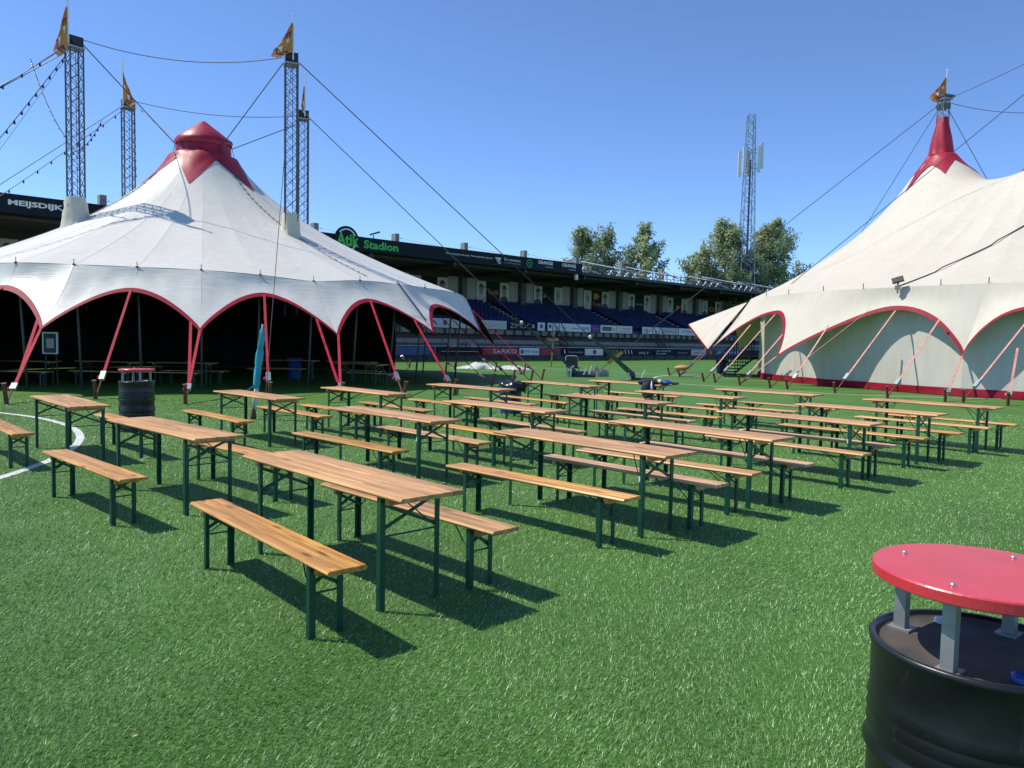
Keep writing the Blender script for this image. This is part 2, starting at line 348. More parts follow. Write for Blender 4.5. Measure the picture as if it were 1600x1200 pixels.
# back wall with bays
MB().box(S0, S1, 12.45, 12.7, 2.9, 9.0).build('back_wall', M['roofd'], stand)
COLS = [-1.9 + 8.2 * k for k in range(-7, 7)]
def ribbed(x0, x1, z0, z1):
    mb = MB(); n = max(2, int((x1 - x0) / .17)); w_ = (x1 - x0) / n
    for i in range(n):
        mb.box(x0 + i * w_ + .012, x0 + (i + 1) * w_ - .03, 12.33, 12.44, z0, z1)
    return mb
def portrait(x0, x1, z0, z1, kind):
    p = MB().box(x0, x1, 12.30, 12.36, z0, z1).build('portrait_poster', M['portrait'], stand)
    c = (x0 + x1) / 2 + random.uniform(-.08, .08); w_ = x1 - x0; h = z1 - z0
    sh = [(c - w_ * .46, z0 + .02), (c + w_ * .46, z0 + .02), (c + w_ * .42, z0 + h * .24), (c + w_ * .2, z0 + h * .36), (c - w_ * .2, z0 + h * .36), (c - w_ * .42, z0 + h * .24)]
    MB().prism([(a, b) for a, b in sh], 12.292, 12.298, 'y').build('printed_shoulders', M['pdark'] if kind % 2 == 0 else M['grey'], p)
    hd = [(c + w_ * .235 * math.cos(t), z0 + h * .60 + h * .25 * math.sin(t)) for t in [2 * math.pi * k / 14 for k in range(14)]]
    MB().prism(hd, 12.284, 12.290, 'y').build('printed_face', M['pskin'], p)
    hr = [(c + w_ * .255 * math.cos(t), z0 + h * .66 + h * .23 * math.sin(t)) for t in [math.pi * k / 9 for k in range(10)]] + [(c - w_ * .2, z0 + h * .71), (c + w_ * .2, z0 + h * .71)]
    MB().prism(hr, 12.276, 12.282, 'y').build('printed_hair', M['pdark'] if kind % 3 else M['grey'], p)
    return p
WORDS = {-2: 'VDL', -1: 'MOREM', 0: 'Trindle', 1: '-o--', 2: 'Tromp', 3: 'DAVANS', 4: 'STAR', 5: 'OVAL'}
for i, cx in enumerate(COLS):
    MB().box(cx - .33, cx + .33, 11.9, 12.44, 0.3, 8.25).build('column', M['concd'], stand)
    MB().box(cx - .22, cx + .22, 11.75, 12.4, 8.9, 11.3).build('roof_post', M['conc'], stand)
    MB().bar((cx + .3, 11.7, 10.9), (cx + 1.8, 4.2, 9.3), .09).build('tie_rod', M['wht'], stand)
    MB().box(cx - .15, cx + .15, 3.2, 11.9, 7.85, 8.2).build('roof_beam', M['roofd'], stand)
    k = i - 7
    if i < len(COLS) - 1:
        z0, z1 = 5.5, 7.72; a = cx + .45
        ribbed(a, a + 1.35, z0, z1 + .2).build('corrugated_panel', M['corr'], stand)
        portrait(a + 1.42, a + 2.72, z0, z1, i)
        bn = MB().box(a + 2.76, a + 4.62, 12.30, 12.36, z0, z1).build('poster_banner', M['navy'], stand)
        if k == 1: MB().bar((a + 3.0, 12.28, 6.6), (a + 4.4, 12.28, 6.62), .05, .01).build('printed_line', M['orange'], bn); MB().prism([(a + 3.05 + .16 * math.cos(t), 6.62 + .16 * math.sin(t)) for t in [k2 * .785 for k2 in range(8)]], 12.27, 12.276, 'y').build('printed_mark', M['orange'], bn)
        elif k == 4: MB().prism([(a + 3.69 + (.38 if q % 2 == 0 else .17) * math.sin(q * .628), 6.55 + (.38 if q % 2 == 0 else .17) * math.cos(q * .628)) for q in range(10)], 12.28, 12.29, 'y').build('printed_star', M['orange'], bn)
        elif k == 5: MB().prism([(a + 3.69 + .7 * math.cos(t), 6.6 + .3 * math.sin(t)) for t in [q * .5236 for q in range(12)]] , 12.28, 12.29, 'y').build('printed_oval', M['orange'], bn); MB().prism([(a + 3.69 + .5 * math.cos(t), 6.6 + .17 * math.sin(t)) for t in [q * .5236 for q in range(12)]], 12.27, 12.276, 'y').build('printed_oval', M['navy'], bn)
        elif k == 2:
            MB().box(a + 3.15, a + 3.7, 12.28, 12.295, 6.75, 7.45).build('printed_mark', M['orange'], bn)
            MB().prism([(a + 3.74, 6.75), (a + 4.2, 7.1), (a + 3.74, 7.45)], 12.28, 12.29, 'y').build('printed_mark', M['orange'], bn); text('Tromp', 'printed_word', M['orange'], bn, a + 2.95, a + 4.45, 5.85, 6.4, 12.3)
        elif k == 3: text('DAVANS', 'printed_word', M['grey'], bn, a + 3.0, a + 4.4, 6.4, 6.65, 12.3)
        else: text(WORDS.get(k, 'HALS'), 'printed_word', M['orange'], bn, a + 2.95, a + 4.45, 6.4, 6.95, 12.3)
        portrait(a + 4.66, a + 5.94, z0, z1, i + 1)
        ribbed(a + 6.0, a + 7.3, z0, z1 + .2).build('corrugated_panel', M['corr'], stand)
# roof
MB().prism([(2.9, 8.22), (13.2, 8.62), (13.2, 8.86), (2.9, 8.46)], S0, S1).build('roof', M['roofd'], stand)
for q in range(5): MB().box(S0, S1, 4.2 + q * 1.9, 4.36 + q * 1.9, 8.02 + q * .07, 8.22 + q * .07).build('purlin', M['roofd'], stand)
fas = MB().box(S0, 5.3, 2.75, 2.88, 8.2, 9.25).build('fascia', M['navy'], stand)
yF = 2.745
text('MEIJSDIJK', 'fascia_lettering', M['wht'], fas, -41.85, -39.15, 8.55, 8.93, yF, bold=.035)
MB().prism([(-38.95 + .13 * math.sin(q * 1.571), 8.7 + .13 * math.cos(q * 1.571)) for q in range(4)], 2.73, 2.742, 'y').build('fascia_mark', M['wht'], fas)
text('sinds 1921 schilders', 'fascia_lettering', M['wht'], fas, -38.3, -36.6, 8.36, 8.48, yF)
dc = (-20.75, 8.88)
MB().prism([(dc[0] + 1.02 * math.cos(t), dc[1] + 1.02 * math.sin(t)) for t in [2 * math.pi * q / 36 for q in range(36)]], 2.66, 2.74, 'y').build('fascia_roundel', M['navy'], fas)
def arc_ring(a0, a1, r0, r1):
    mb = MB(); n = 20
    P = [[(dc[0] + r * math.cos(R(a0 + (a1 - a0) * i / n)), 2.648, dc[1] + r * math.sin(R(a0 + (a1 - a0) * i / n))) for r in (r0, r1)] for i in range(n + 1)]
    return mb.grid(P)
arc_ring(28, 140, .74, .84).build('roundel_arc', M['wht'], fas); arc_ring(-72, -22, .74, .84).build('roundel_arc', M['wht'], fas)
text('Atik', 'fascia_lettering', M['lime'], fas, -21.62, -19.72, 8.42, 9.38, 2.64, bold=.03)
text('Stadion', 'fascia_lettering', M['lime'], fas, -19.25, -16.15, 8.42, 9.05, yF, bold=.03)
text('Boekweitg Bouwkundig  Mechanikal Bouwgarant', 'fascia_lettering', M['wht'], fas, -11.4, -6.3, 8.68, 8.86, yF)
for q in range(3):
    MB().prism([(-6.0 + .16 * q, 8.92 - .1 * q), (-5.35 + .05 * q, 8.92), (-5.35, 8.84), (-5.85 + .16 * q, 8.84 - .1 * q)], 2.73, 2.742, 'y').build('fascia_mark', M['wht'], fas)
    MB().bar((-6.0 + .2 * q, 2.735, 8.9), (-5.6 + .12 * q, 2.735, 8.38), .05, .01, (0, 1, 0)).build('fascia_mark', M['wht'], fas)
text('Vermetten', 'fascia_lettering', M['wht'], fas, -5.0, -3.0, 8.72, 8.96, yF); text('accountants en adviseurs', 'fascia_lettering', M['grey'], fas, -5.0, -3.0, 8.5, 8.6, yF)
dc2 = (-1.85, 8.72)
MB().grid([[(dc2[0] + r * math.cos(2 * math.pi * i / 24), 2.738, dc2[1] + r * math.sin(2 * math.pi * i / 24)) for r in (.30, .36)] for i in range(25)]).build('fascia_mark', M['lime'], fas)
text('tc', 'fascia_lettering', M['lime'], fas, dc2[0] - .18, dc2[0] + .18, 8.58, 8.86, yF)
for a in (-.75, 2.45):
    text('ORANGE', 'fascia_lettering', M['wht'], fas, a, a + 1.95, 8.78, 9.1, yF, bold=.03)
    text('academy', 'fascia_lettering', M['wht'], fas, a + .95, a + 1.95, 8.5, 8.64, yF)
MB().box(5.3, S1, 2.7, 2.86, 8.2, 8.48).build('roof_gutter', M['roofd'], stand)
# open truss on the roof beyond the fascia
for z in (9.35, 8.95): MB().bar((5.6, 4.2, z), (S1, 4.2, z), .06).build('truss_rail', M['mast'], stand)
tp = MB().bar((0, 4.2, 8.5), (0, 4.2, 9.55), .07); td = MB().bar((0, 4.15, 8.52), (.8, 4.15, 9.2), .10)
p0 = d0 = None; s_ = 6.4; k = 0
while s_ < 50:
    if p0 is None: p0 = tp.build('truss_post', M['mast'], stand); d0 = td.build('truss_strut', M['wht'], stand); p0.location.x = d0.location.x = s_
    else:
        c = p0.copy(); COL.objects.link(c); c.location.x = s_
        if k % 6 not in (1, 2): c = d0.copy(); COL.objects.link(c); c.location.x = s_ + .3
    s_ += 1.35; k += 1
for cx in COLS:
    if cx > 5: MB().bar((cx + .3, 6.0, 9.95), (cx + 3.8, 4.3, 8.6), .12).build('truss_stay', M['wht'], stand)
# perimeter fence
fence = empty('perimeter_fence', st(0, 1.7), 'dark low pitch-side fence carrying the advertising boards', 'fence', SA)
fp = MB().box(-.03, .03, -.03, .03, 0, 1.2); f0 = None; s_ = -30.0
while s_ < 46:
    if f0 is None: f0 = fp.build('fence_post', M['dark'], fence); f0.location.x = s_
    else:
        c = f0.copy(); COL.objects.link(c); c.location.x = s_
    s_ += 2
MB().box(-60, 60, -.02, .02, 1.14, 1.18).build('fence_rail', M['steel'], fence)
MB().box(-60, 60, .03, .05, .02, 1.1).build('fence_panel', M['roofd'], fence)
# advertising boards
def board(s0, s1, n, z0, z1, colm, label, items, grp):
    o = empty('advertising_board', st((s0 + s1) / 2, n, z0), label, 'advertising board', SA, grp); w_ = (s1 - s0) / 2 - .02; h = z1 - z0
    p = MB().box(-w_, w_, 0, .06, 0, h).build('panel', M[colm], o)
    for it in items:
        if it[0] == 't': _, bd, cm, a, b, c, d = it; text(bd, 'lettering', M[cm], o, -w_ + 2 * w_ * a, -w_ + 2 * w_ * b, h * c, h * d, -.003, .01)
        elif it[0] == 'b': _, cm, a, b, c, d = it; MB().box(-w_ + 2 * w_ * a, -w_ + 2 * w_ * b, -.012, -.002, h * c, h * d).build('printed_field', M[cm], o)
        elif it[0] == 'o': _, cm, a, c, r = it; MB().prism([(-w_ + 2 * w_ * a + r * math.cos(t), h * c + r * math.sin(t)) for t in [q * .5236 for q in range(12)]], -.014, -.003, 'y').build('printed_mark', M[cm], o)
        elif it[0] == 's':
            _, cm, a, c, dd = it; x = -w_ + 2 * w_ * a; MB().prism([(x, h * .85), (x + .12, h * .85), (x + .12 + dd, h * .2), (x + dd, h * .2)], -.014, -.003, 'y').build('printed_mark', M[cm], o)
    return o
G1 = 'advertising boards along the pitch-side fence'; zb0, zb1 = .42, 1.05
bd = [(-22, -17.2, 'blueb', 'blue pitch-side board reading SET in pale letters', [('t', 'SET', 'wht', .1, .5, .25, .75)]),
      (-17.1, -13.2, 'blueb', 'plain mid-blue board seen through the tent opening', [('b', 'navy', .85, .95, .1, .9)]),
      (-13.1, -8.4, 'navy', 'long navy board with thin white stripe', [('b', 'wht', .08, .92, .46, .5)]),
      (-8.3, -6.4, 'redb', 'red board reading SARKO in white', []),
      (-6.3, -4.1, 'redb', '', []),
      (-4.0, -1.5, 'wht', 'white board reading BVR Groep beside the red ones', [('t', 'BVR Groep', 'blueb', .27, .95, .25, .7), ('o', 'blueb', .13, .5, .2)]),
      (-1.4, 1.3, 'redb', 'red board with dark script behind the signpost', [('t', 'Candy', 'pdark', .3, .85, .25, .75)]),
      (1.4, 4.6, 'navy', 'black board reading Voermeulen in pale letters', [('t', 'Voermeulen', 'grey', .28, .95, .3, .65), ('s', 'wht', .1, .5, .1)]),
      (4.7, 7.4, 'wht', 'white board with one dark red round emblem', [('o', 'redb', .52, .5, .25), ('b', 'wht', .5, .58, .4, .6)]),
      (7.5, 10.3, 'navy', 'black board reading BLOOP in yellow', [('t', 'BLOOP', 'yellow', .2, .8, .3, .85), ('b', 'yellow', .2, .8, .12, .2)]),
      (10.4, 15.6, 'navy', 'black board with three slanted white bars reading VELT', [('s', 'wht', .06, .5, .12), ('s', 'wht', .16, .5, .12), ('s', 'wht', .26, .5, .12), ('t', 'VELT', 'wht', .5, .85, .2, .55)]),
      (15.7, 19.4, 'navy', 'dark board with two lines of white words, zet Bedrijf', [('t', 'zet Bedrijf', 'wht', .1, .8, .55, .85), ('t', 'Snacks', 'wht', .1, .6, .15, .45)]),
      (19.5, 22.5, 'navy', 'dark blue board with faint grey word beside the pink one', [('t', 'bouw', 'grey', .2, .8, .3, .6)]),
      (22.6, 25.6, 'portrait', 'whitish board with reddish word near the cream tent', [('t', 'assist', 'redb', .15, .85, .3, .7)]),
      (25.7, 27.4, 'brownsign', 'small brown board with orange crest', [('o', 'orange', .5, .5, .22)]),
      (27.5, 33.2, 'blueb', 'bright blue board reading EUROTOPS beside the stairs', [('t', 'EUROTOPS', 'wht', .1, .9, .3, .7)]),
      (33.3, 40, 'navy', 'dark board half hidden behind the cream tent', [])]
for (a, b, cm, lb, it) in bd:
    if not lb: continue
    if 'SARKO' in lb: b = -4.1; it = [('t', 'SARKO', 'wht', .28, .95, .25, .8)]
    board(a, b, 1.58, zb0, zb1, cm, lb, it, G1)
G2 = 'advertising boards below the blue seats'
for (a, b, cm, lb, it) in [
    (-13, -6.6, 'portrait', 'pale balcony board with dark green initials behind the red straps', [('t', 'VIBA', 'dgreen', .1, .5, .3, .8), ('b', 'dgreen', .6, .66, .3, .8)]),
    (-6.5, -1.6, 'portrait', 'whitish balcony board with small green mark and thin grey word', [('t', '2', 'dgreen', .2, .27, .35, .75), ('t', 'Jonker', 'grey', .5, .85, .4, .6)]),
    (-1.5, 2.3, 'navy', 'black balcony board reading ZIMOC', [('t', 'ZIMOC', 'grey', .08, .8, .2, .8), ('o', 'grey', .9, .5, .2)]),
    (2.5, 3.55, 'wht', 'small white balcony board with single blue drop', [('o', 'blueb', .5, .55, .2)]),
    (3.9, 10.4, 'wht', 'longest white balcony board with grey lines and blue word', [('t', 'Woonmeubel', 'grey', .12, .42, .45, .65), ('b', 'dgreen', .03, .08, .4, .8), ('t', 'keukens', 'blueb', .55, .72, .35, .55), ('t', 'sanit', 'blueb', .78, .97, .3, .75)]),
    (10.45, 11.85, 'purple', 'purple balcony board between two white ones', [('t', 'fijn', 'grey', .15, .85, .4, .6)]),
    (11.95, 14.6, 'wht', 'white balcony board with dark green field and yellow mark', [('b', 'dgreen', .12, .7, .25, .8), ('o', 'yellow', .84, .5, .18), ('t', 'Larcom', 'lime', .18, .64, .4, .65)]),
    (14.65, 17.4, 'wht', 'white balcony board with red letters above reddish words', [('t', 'C sanuco', 'redb', .12, .9, .55, .85), ('t', 'zonwering', 'orange', .12, .9, .12, .4)]),
    (19.2, 22.9, 'wht', 'white balcony board beginning with large letters CR', [('t', 'CR', 'pdark', .08, .3, .25, .75), ('t', 'bel', 'grey', .5, .9, .35, .6)]),
    (23, 26.2, 'portrait', 'grey-white balcony board with faint pink word', [('t', 'flinterman', 'redb', .12, .9, .4, .6)]),
    (26.3, 31.8, 'wht', 'white balcony board with light blue letters near the cream tent', [('t', 'STEMA', 'blueb', .1, .6, .3, .75), ('b', 'blueb', .62, .95, .1, .3)])]:
    board(a, b, 5.9, 2.72, 3.52, cm, lb, it, G2)
# white doors in the lower wall behind the straps
for a in (-9.3, -7.2): top = MB().box(a, a + 1.0, 4.9, 4.925, .35, 1.37).build('pale_door', M['conc'], stand)
# stair scaffolds down to the pitch
for sx in (3.6, 19.8):
    t = empty('access_stair', st(sx, 5.2), 'dark steel stair frame rising from the terrace beside %s' % ('the small white balcony board' if sx < 10 else 'the CR balcony board'), 'stairs', SA, 'steel stairs at the stand')
    for q in range(8): MB().box(q * .28, q * .28 + .26, -1.2, -.3, 2.7 - q * .29, 2.74 - q * .29).build('stair_tread', M['dark'], t)
    for y in (-1.2, -.3):
        MB().bar((0, y, 3.7), (2.3, y, 1.3), .06).build('handrail', M['dark'], t); MB().bar((0, y, 2.7), (2.3, y, .35), .08).build('stringer', M['dark'], t)
        for q in range(5): MB().bar((q * .55, y, 2.7 - q * .57), (q * .55, y, 3.7 - q * .57), .04).build('baluster', M['dark'], t)
for nm, s_, in (('a', -18.3),):
    t = empty('floodlight', st(s_, 2.9, 9.25), 'small black floodlight on the fascia above the word Stadion', 'floodlight', SA)
    MB().bar((0, 0, 0), (0, 0, .25), .06).build('bracket', M['dark'], t); MB().bar((-.35, -.1, .25), (.35, -.25, .5), .3, .12).build('lamp_head', M['dark'], t)
t = empty('floodlight', st(4.4, 2.7, 7.95), 'small white box lamp under the end of the fascia', 'floodlight', SA)
MB().box(-.12, .12, -.15, .1, -.3, .2).build('lamp_head', M['wht'], t)

# ---------------------------------------------------------------- trees and telecom mast behind the stand
def leaf_mat():
    m_ = bpy.data.materials.new('tree_leaves'); m_.use_nodes = True; n = m_.node_tree.nodes; l = m_.node_tree.links
    b = n['Principled BSDF']; b.inputs['Roughness'].default_value = .5; b.inputs['Specular IOR Level'].default_value = .3
    at = n.new('ShaderNodeAttribute'); at.attribute_name = 'tone'
    cr = n.new('ShaderNodeValToRGB'); e = cr.color_ramp.elements; e[0].color = (.16, .22, .085, 1); e[1].color = (.56, .62, .34, 1); l.new(at.outputs['Fac'], cr.inputs[0]); l.new(cr.outputs[0], b.inputs['Base Color'])
    tl = n.new('ShaderNodeBsdfTranslucent'); l.new(cr.outputs[0], tl.inputs[0]); mx = n.new('ShaderNodeMixShader'); mx.inputs[0].default_value = .4
    l.new(b.outputs[0], mx.inputs[1]); l.new(tl.outputs[0], mx.inputs[2]); l.new(mx.outputs[0], n['Material Output'].inputs[0]); return m_
M['leaf'] = leaf_mat()
def cards(name, C_, Nn, L_, W_, tone, material, parent):
    n = len(C_); N = Nn / np.linalg.norm(Nn, axis=1)[:, None]
    a = rng.normal(size=(n, 3)); a[:, 2] += .8; T = np.cross(N, a); T /= np.linalg.norm(T, axis=1)[:, None] + 1e-9; U = np.cross(N, T)
    vs = np.concatenate([C_ - U * L_[:, None] / 2, C_ + T * W_[:, None] / 2, C_ + U * L_[:, None] / 2, C_ - T * W_[:, None] / 2], 1).reshape(-1, 3)
    me = bpy.data.meshes.new(name); me.vertices.add(4 * n); me.vertices.foreach_set('co', vs.ravel()); me.loops.add(4 * n); me.loops.foreach_set('vertex_index', np.arange(4 * n))
    me.polygons.add(n); me.polygons.foreach_set('loop_start', np.arange(n) * 4); me.update(calc_edges=True)
    at = me.attributes.new('tone', 'FLOAT', 'FACE'); at.data.foreach_set('value', tone); me.materials.append(material)
    o = bpy.data.objects.new(name, me); COL.objects.link(o); o.parent = parent; return o
def tree(x, y, h, wd, z0, nb, per, label, spread=.5, lean=0):
    t = empty('poplar_tree', (x, y, 0), label, 'tree', 0, 'trees behind the stand')
    tb = MB().tube([(0, 0, 0), (.1, 0, h * .3), (.0, .1, h * .6), (lean * .5, 0, h * .95)], [.38, .3, .2, .04], 8); lim = MB()
    P = []; T = []
    zc = z0 + (h - z0) * .28
    for b_ in range(nb):
        a = random.uniform(0, 2 * math.pi); zb = z0 * .75 + (h - z0 * .75) * random.random() ** .9
        pr = wd * (max(0, 1 - max(0, (zb - zc) / (h - zc)) ** 1.6) ** .75 if zb > zc else .75 + .25 * (zb - z0 * .75) / (zc - z0 * .75)); q = random.random() ** .5
        out = pr * q * random.uniform(.8, 1.12); up = random.uniform(.9, 2.0)
        c0 = V((out * math.cos(a) + lean * zb / h, out * math.sin(a), zb)); dr = V((.55 * math.cos(a), .55 * math.sin(a), 1)).normalized() * up
        s = V((0, 0, max(1, zb - out * 1.1 - .8)))
        if b_ % 3 == 0: lim.tube([s, (s + c0) / 2 + V((0, 0, -.15)), c0 + dr * .4], [.09, .05, .015], 5, False)
        tt = rng.random(per) * 1.3 - .4; k = tt[:, None]
        pts = np.array(c0) + k * np.array(dr); rad = spread * (1.0 - np.abs(tt - .1) * .55)[:, None]
        P.append(pts + rng.normal(size=(per, 3)) * rad * np.array([1, 1, .8])); bt = .25 + .5 * random.random()
        T.append(np.clip(bt + rng.normal(size=per) * .22, 0, 1))
    P = np.concatenate(P); T = np.concatenate(T); n = len(P)
    ctr = np.array([0, 0, h * .5]); Nn = (P - ctr) * np.array([1, 1, .5]) + rng.normal(size=(n, 3)) * 2.2
    tb.build('trunk', M['bark'], t, True); lim.build('limbs', M['bark'], t)
    cards('crown', P, Nn, rng.uniform(.28, .55, n), rng.uniform(.14, .28, n), T, M['leaf'], t)
tree(9.3, 105, 16.4, 3.1, 7.5, 95, 105, 'bushy grey-green poplar behind the two ORANGE letterings, broader of that pair', .42)
tree(12.4, 107, 17.2, 2.3, 7.5, 70, 100, 'taller slim poplar touching the bushy one behind the ORANGE lettering', .38, .3)
tree(17.9, 105, 17.2, 3.4, 7.5, 90, 95, 'single pointed poplar with airy crown standing clear between two tree groups', .36)
tree(24.2, 106, 13.6, 1.6, 8, 26, 70, 'smallest narrow poplar showing just above the roof truss', .32)
tree(30.9, 112, 18.8, 4.6, 7.5, 160, 115, 'tall poplar directly behind the telecom mast', .45)
tree(38.0, 113, 18.9, 5.2, 7.5, 200, 115, 'broadest dark poplar between telecom mast and cream tent', .46)
tree(27.2, 110, 14.6, 2.4, 7.5, 60, 95, 'lower poplar leaning out beside the telecom mast toward the small poplar', .36)

tm = empty('telecom_mast', (33.3, 110, 0), 'tall slim lattice telecom mast with white antennas behind the stand', 'telecom mast')
def hw(z): return 1.25 - .8 * z / 34.4
for sx, sy in ((-1, -1), (1, -1), (1, 1), (-1, 1)):
    MB().tube([(sx * hw(0), sy * hw(0), 0), (sx * hw(34.4), sy * hw(34.4), 34.4)], .07, 6).build('mast_leg', M['steel'], tm)
lat = MB(); z = 0; k = 0
while z < 33.5:
    d = hw(z) * 1.25 + .35; z2 = min(z + d, 34.3); a, b = hw(z), hw(z2)
    for (p, q) in (((-1, -1), (1, -1)), ((1, -1), (1, 1)), ((1, 1), (-1, 1)), ((-1, 1), (-1, -1))):
        if k % 2: p, q = q, p
        lat.bar((p[0] * a, p[1] * a, z), (q[0] * b, q[1] * b, z2), .06); lat.bar((p[0] * b, p[1] * b, z2), (q[0] * b, q[1] * b, z2), .05)
    z = z2; k += 1
tag(lat.build('mast_bracing', M['steel'], tm), kind='stuff')
MB().box(-.12, .12, -.4, -.25, 4, 28).build('cable_ladder', M['mast'], tm)
for (x, y, z) in ((-1.55, -.4, 25.6), (-1.0, -.9, 26), (1.05, -.8, 26.2), (1.6, -.3, 26.8), (.2, 1.2, 26)):
    an = MB().box(x - .21, x + .21, y - .1, y + .1, z, z + 3.6).build('antenna_panel', M['wht'], tm)
    MB().bar((x, y, z + .5), (0, 0, z + .7), .07).bar((x, y, z + 2.8), (0, 0, z + 2.7), .07).build('antenna_arm', M['steel'], an)

# ---------------------------------------------------------------- white tent (left)
CL = V((-12.95, 31.9, 0))
tent = empty('circus_tent', CL, 'white round circus tent with red cupola and red scalloped edge', 'tent')
pins = [(-14.43, 22.12, 3.7), (-12.90, 22.38, 3.7), (-11.27, 22.83, 3.7), (-9.60, 23.43, 3.7), (-8.06, 24.25, 3.65), (-6.60, 25.15, 3.55), (-5.34, 26.46, 3.7), (-4.25, 27.92, 3.7), (-3.45, 29.59, 3.7), (-2.5, 32.2, 3.7), (-2.25, 34.4, 3.64), (-2.45, 36.9, 3.6)]
low = [(-14.5, 21.6, 2.9), (-12.6, 20.28, 1.77), (-11.1, 22.1, 2.94), (-8.84, 21.47, 1.80), (-7.75, 23.7, 2.96), (-5.39, 23.5, 1.74), (-4.86, 25.9, 2.95), (-2.74, 26.5, 1.92), (-2.84, 29.2, 2.96), (-1.3, 32.3, 1.95), (-1.85, 34.9, 3.03), (-.85, 38.0, 1.38)]
pegs = [(-15.6, 18.0), (-11.86, 17.77), (-10.72, 19.5), (-8.03, 18.62), (-6.45, 20.13), (-4.64, 20.57), (-3.09, 21.64), (-.75, 27.7), (.0, 31.6), (.75, 31.63), (1.29, 33.35), (.6, 39.5)]
a0 = math.degrees(math.atan2(pins[11][1] - CL.y, pins[11][0] - CL.x)); a1 = math.degrees(math.atan2(pins[0][1] - CL.y, pins[0][0] - CL.x)) + 360
for k in range(1, 19):
    f = k / 19; a = R(a0 + (a1 - a0) * f); rr = 11.2 * (1 - f) ** 2 + 9.4 * (1 - (1 - f) ** 2); c, s = math.cos(a), math.sin(a)
    pins.append((CL.x + rr * c, CL.y + rr * s, 3.68)); d = .5 if k % 2 else 1.35
    low.append((CL.x + (rr + d) * c, CL.y + (rr + d) * s, 2.96 if k % 2 else 1.82)); pegs.append((CL.x + (rr + 4.2) * c, CL.y + (rr + 4.2) * s))
NP = len(pins)
def eave(i, f):   # smooth closed curve through the eave pins
    p = [V(pins[(i + k) % NP]) for k in (-1, 0, 1, 2)]
    return .5 * ((2 * p[1]) + (p[2] - p[0]) * f + (2 * p[0] - 5 * p[1] + 4 * p[2] - p[3]) * f * f + (3 * p[1] - p[0] - 3 * p[2] + p[3]) * f ** 3)
def topring(p, r): d = V((p[0] - CL.x, p[1] - CL.y)).normalized(); return (CL.x + d.x * r, CL.y + d.y * r)
RT, ZT = 1.35, 8.85
_tab = sorted((math.atan2(e.y - CL.y, e.x - CL.x), math.hypot(e.x - CL.x, e.y - CL.y), e.z) for e in (eave(i, f / 6) for i in range(NP) for f in range(6)))
_ta = np.array([q[0] for q in _tab]); _tr = np.array([q[1] for q in _tab]); _tz = np.array([q[2] for q in _tab])
def roofpt(E, t, fr):
    tx, ty = topring(E, RT); x = E[0] * (1 - t) + tx * t; y = E[1] * (1 - t) + ty * t
    rr = 1 - t * (1 - RT / 9.0); gl = math.log(1 / rr) / math.log(9.0 / RT); g_ = .3 * t + .7 * gl
    return (x, y, E[2] + (ZT - E[2]) * g_ - .022 * math.sin(math.pi * fr) * math.sin(math.pi * min(1, t * 1.2)))
NU, NT = 6, 22
def roof_z(x, y):
    rr = math.hypot(x - CL.x, y - CL.y); a = math.atan2(y - CL.y, x - CL.x)
    re = float(np.interp(a, _ta, _tr, period=2 * math.pi)); ze = float(np.interp(a, _ta, _tz, period=2 * math.pi)); t = max(0, min(1, (re - rr) / (re - RT)))
    r_ = 1 - t * (1 - RT / 9.0); return ze + (ZT - ze) * (.3 * t + .7 * math.log(1 / r_) / math.log(9.0 / RT))
hem = {}
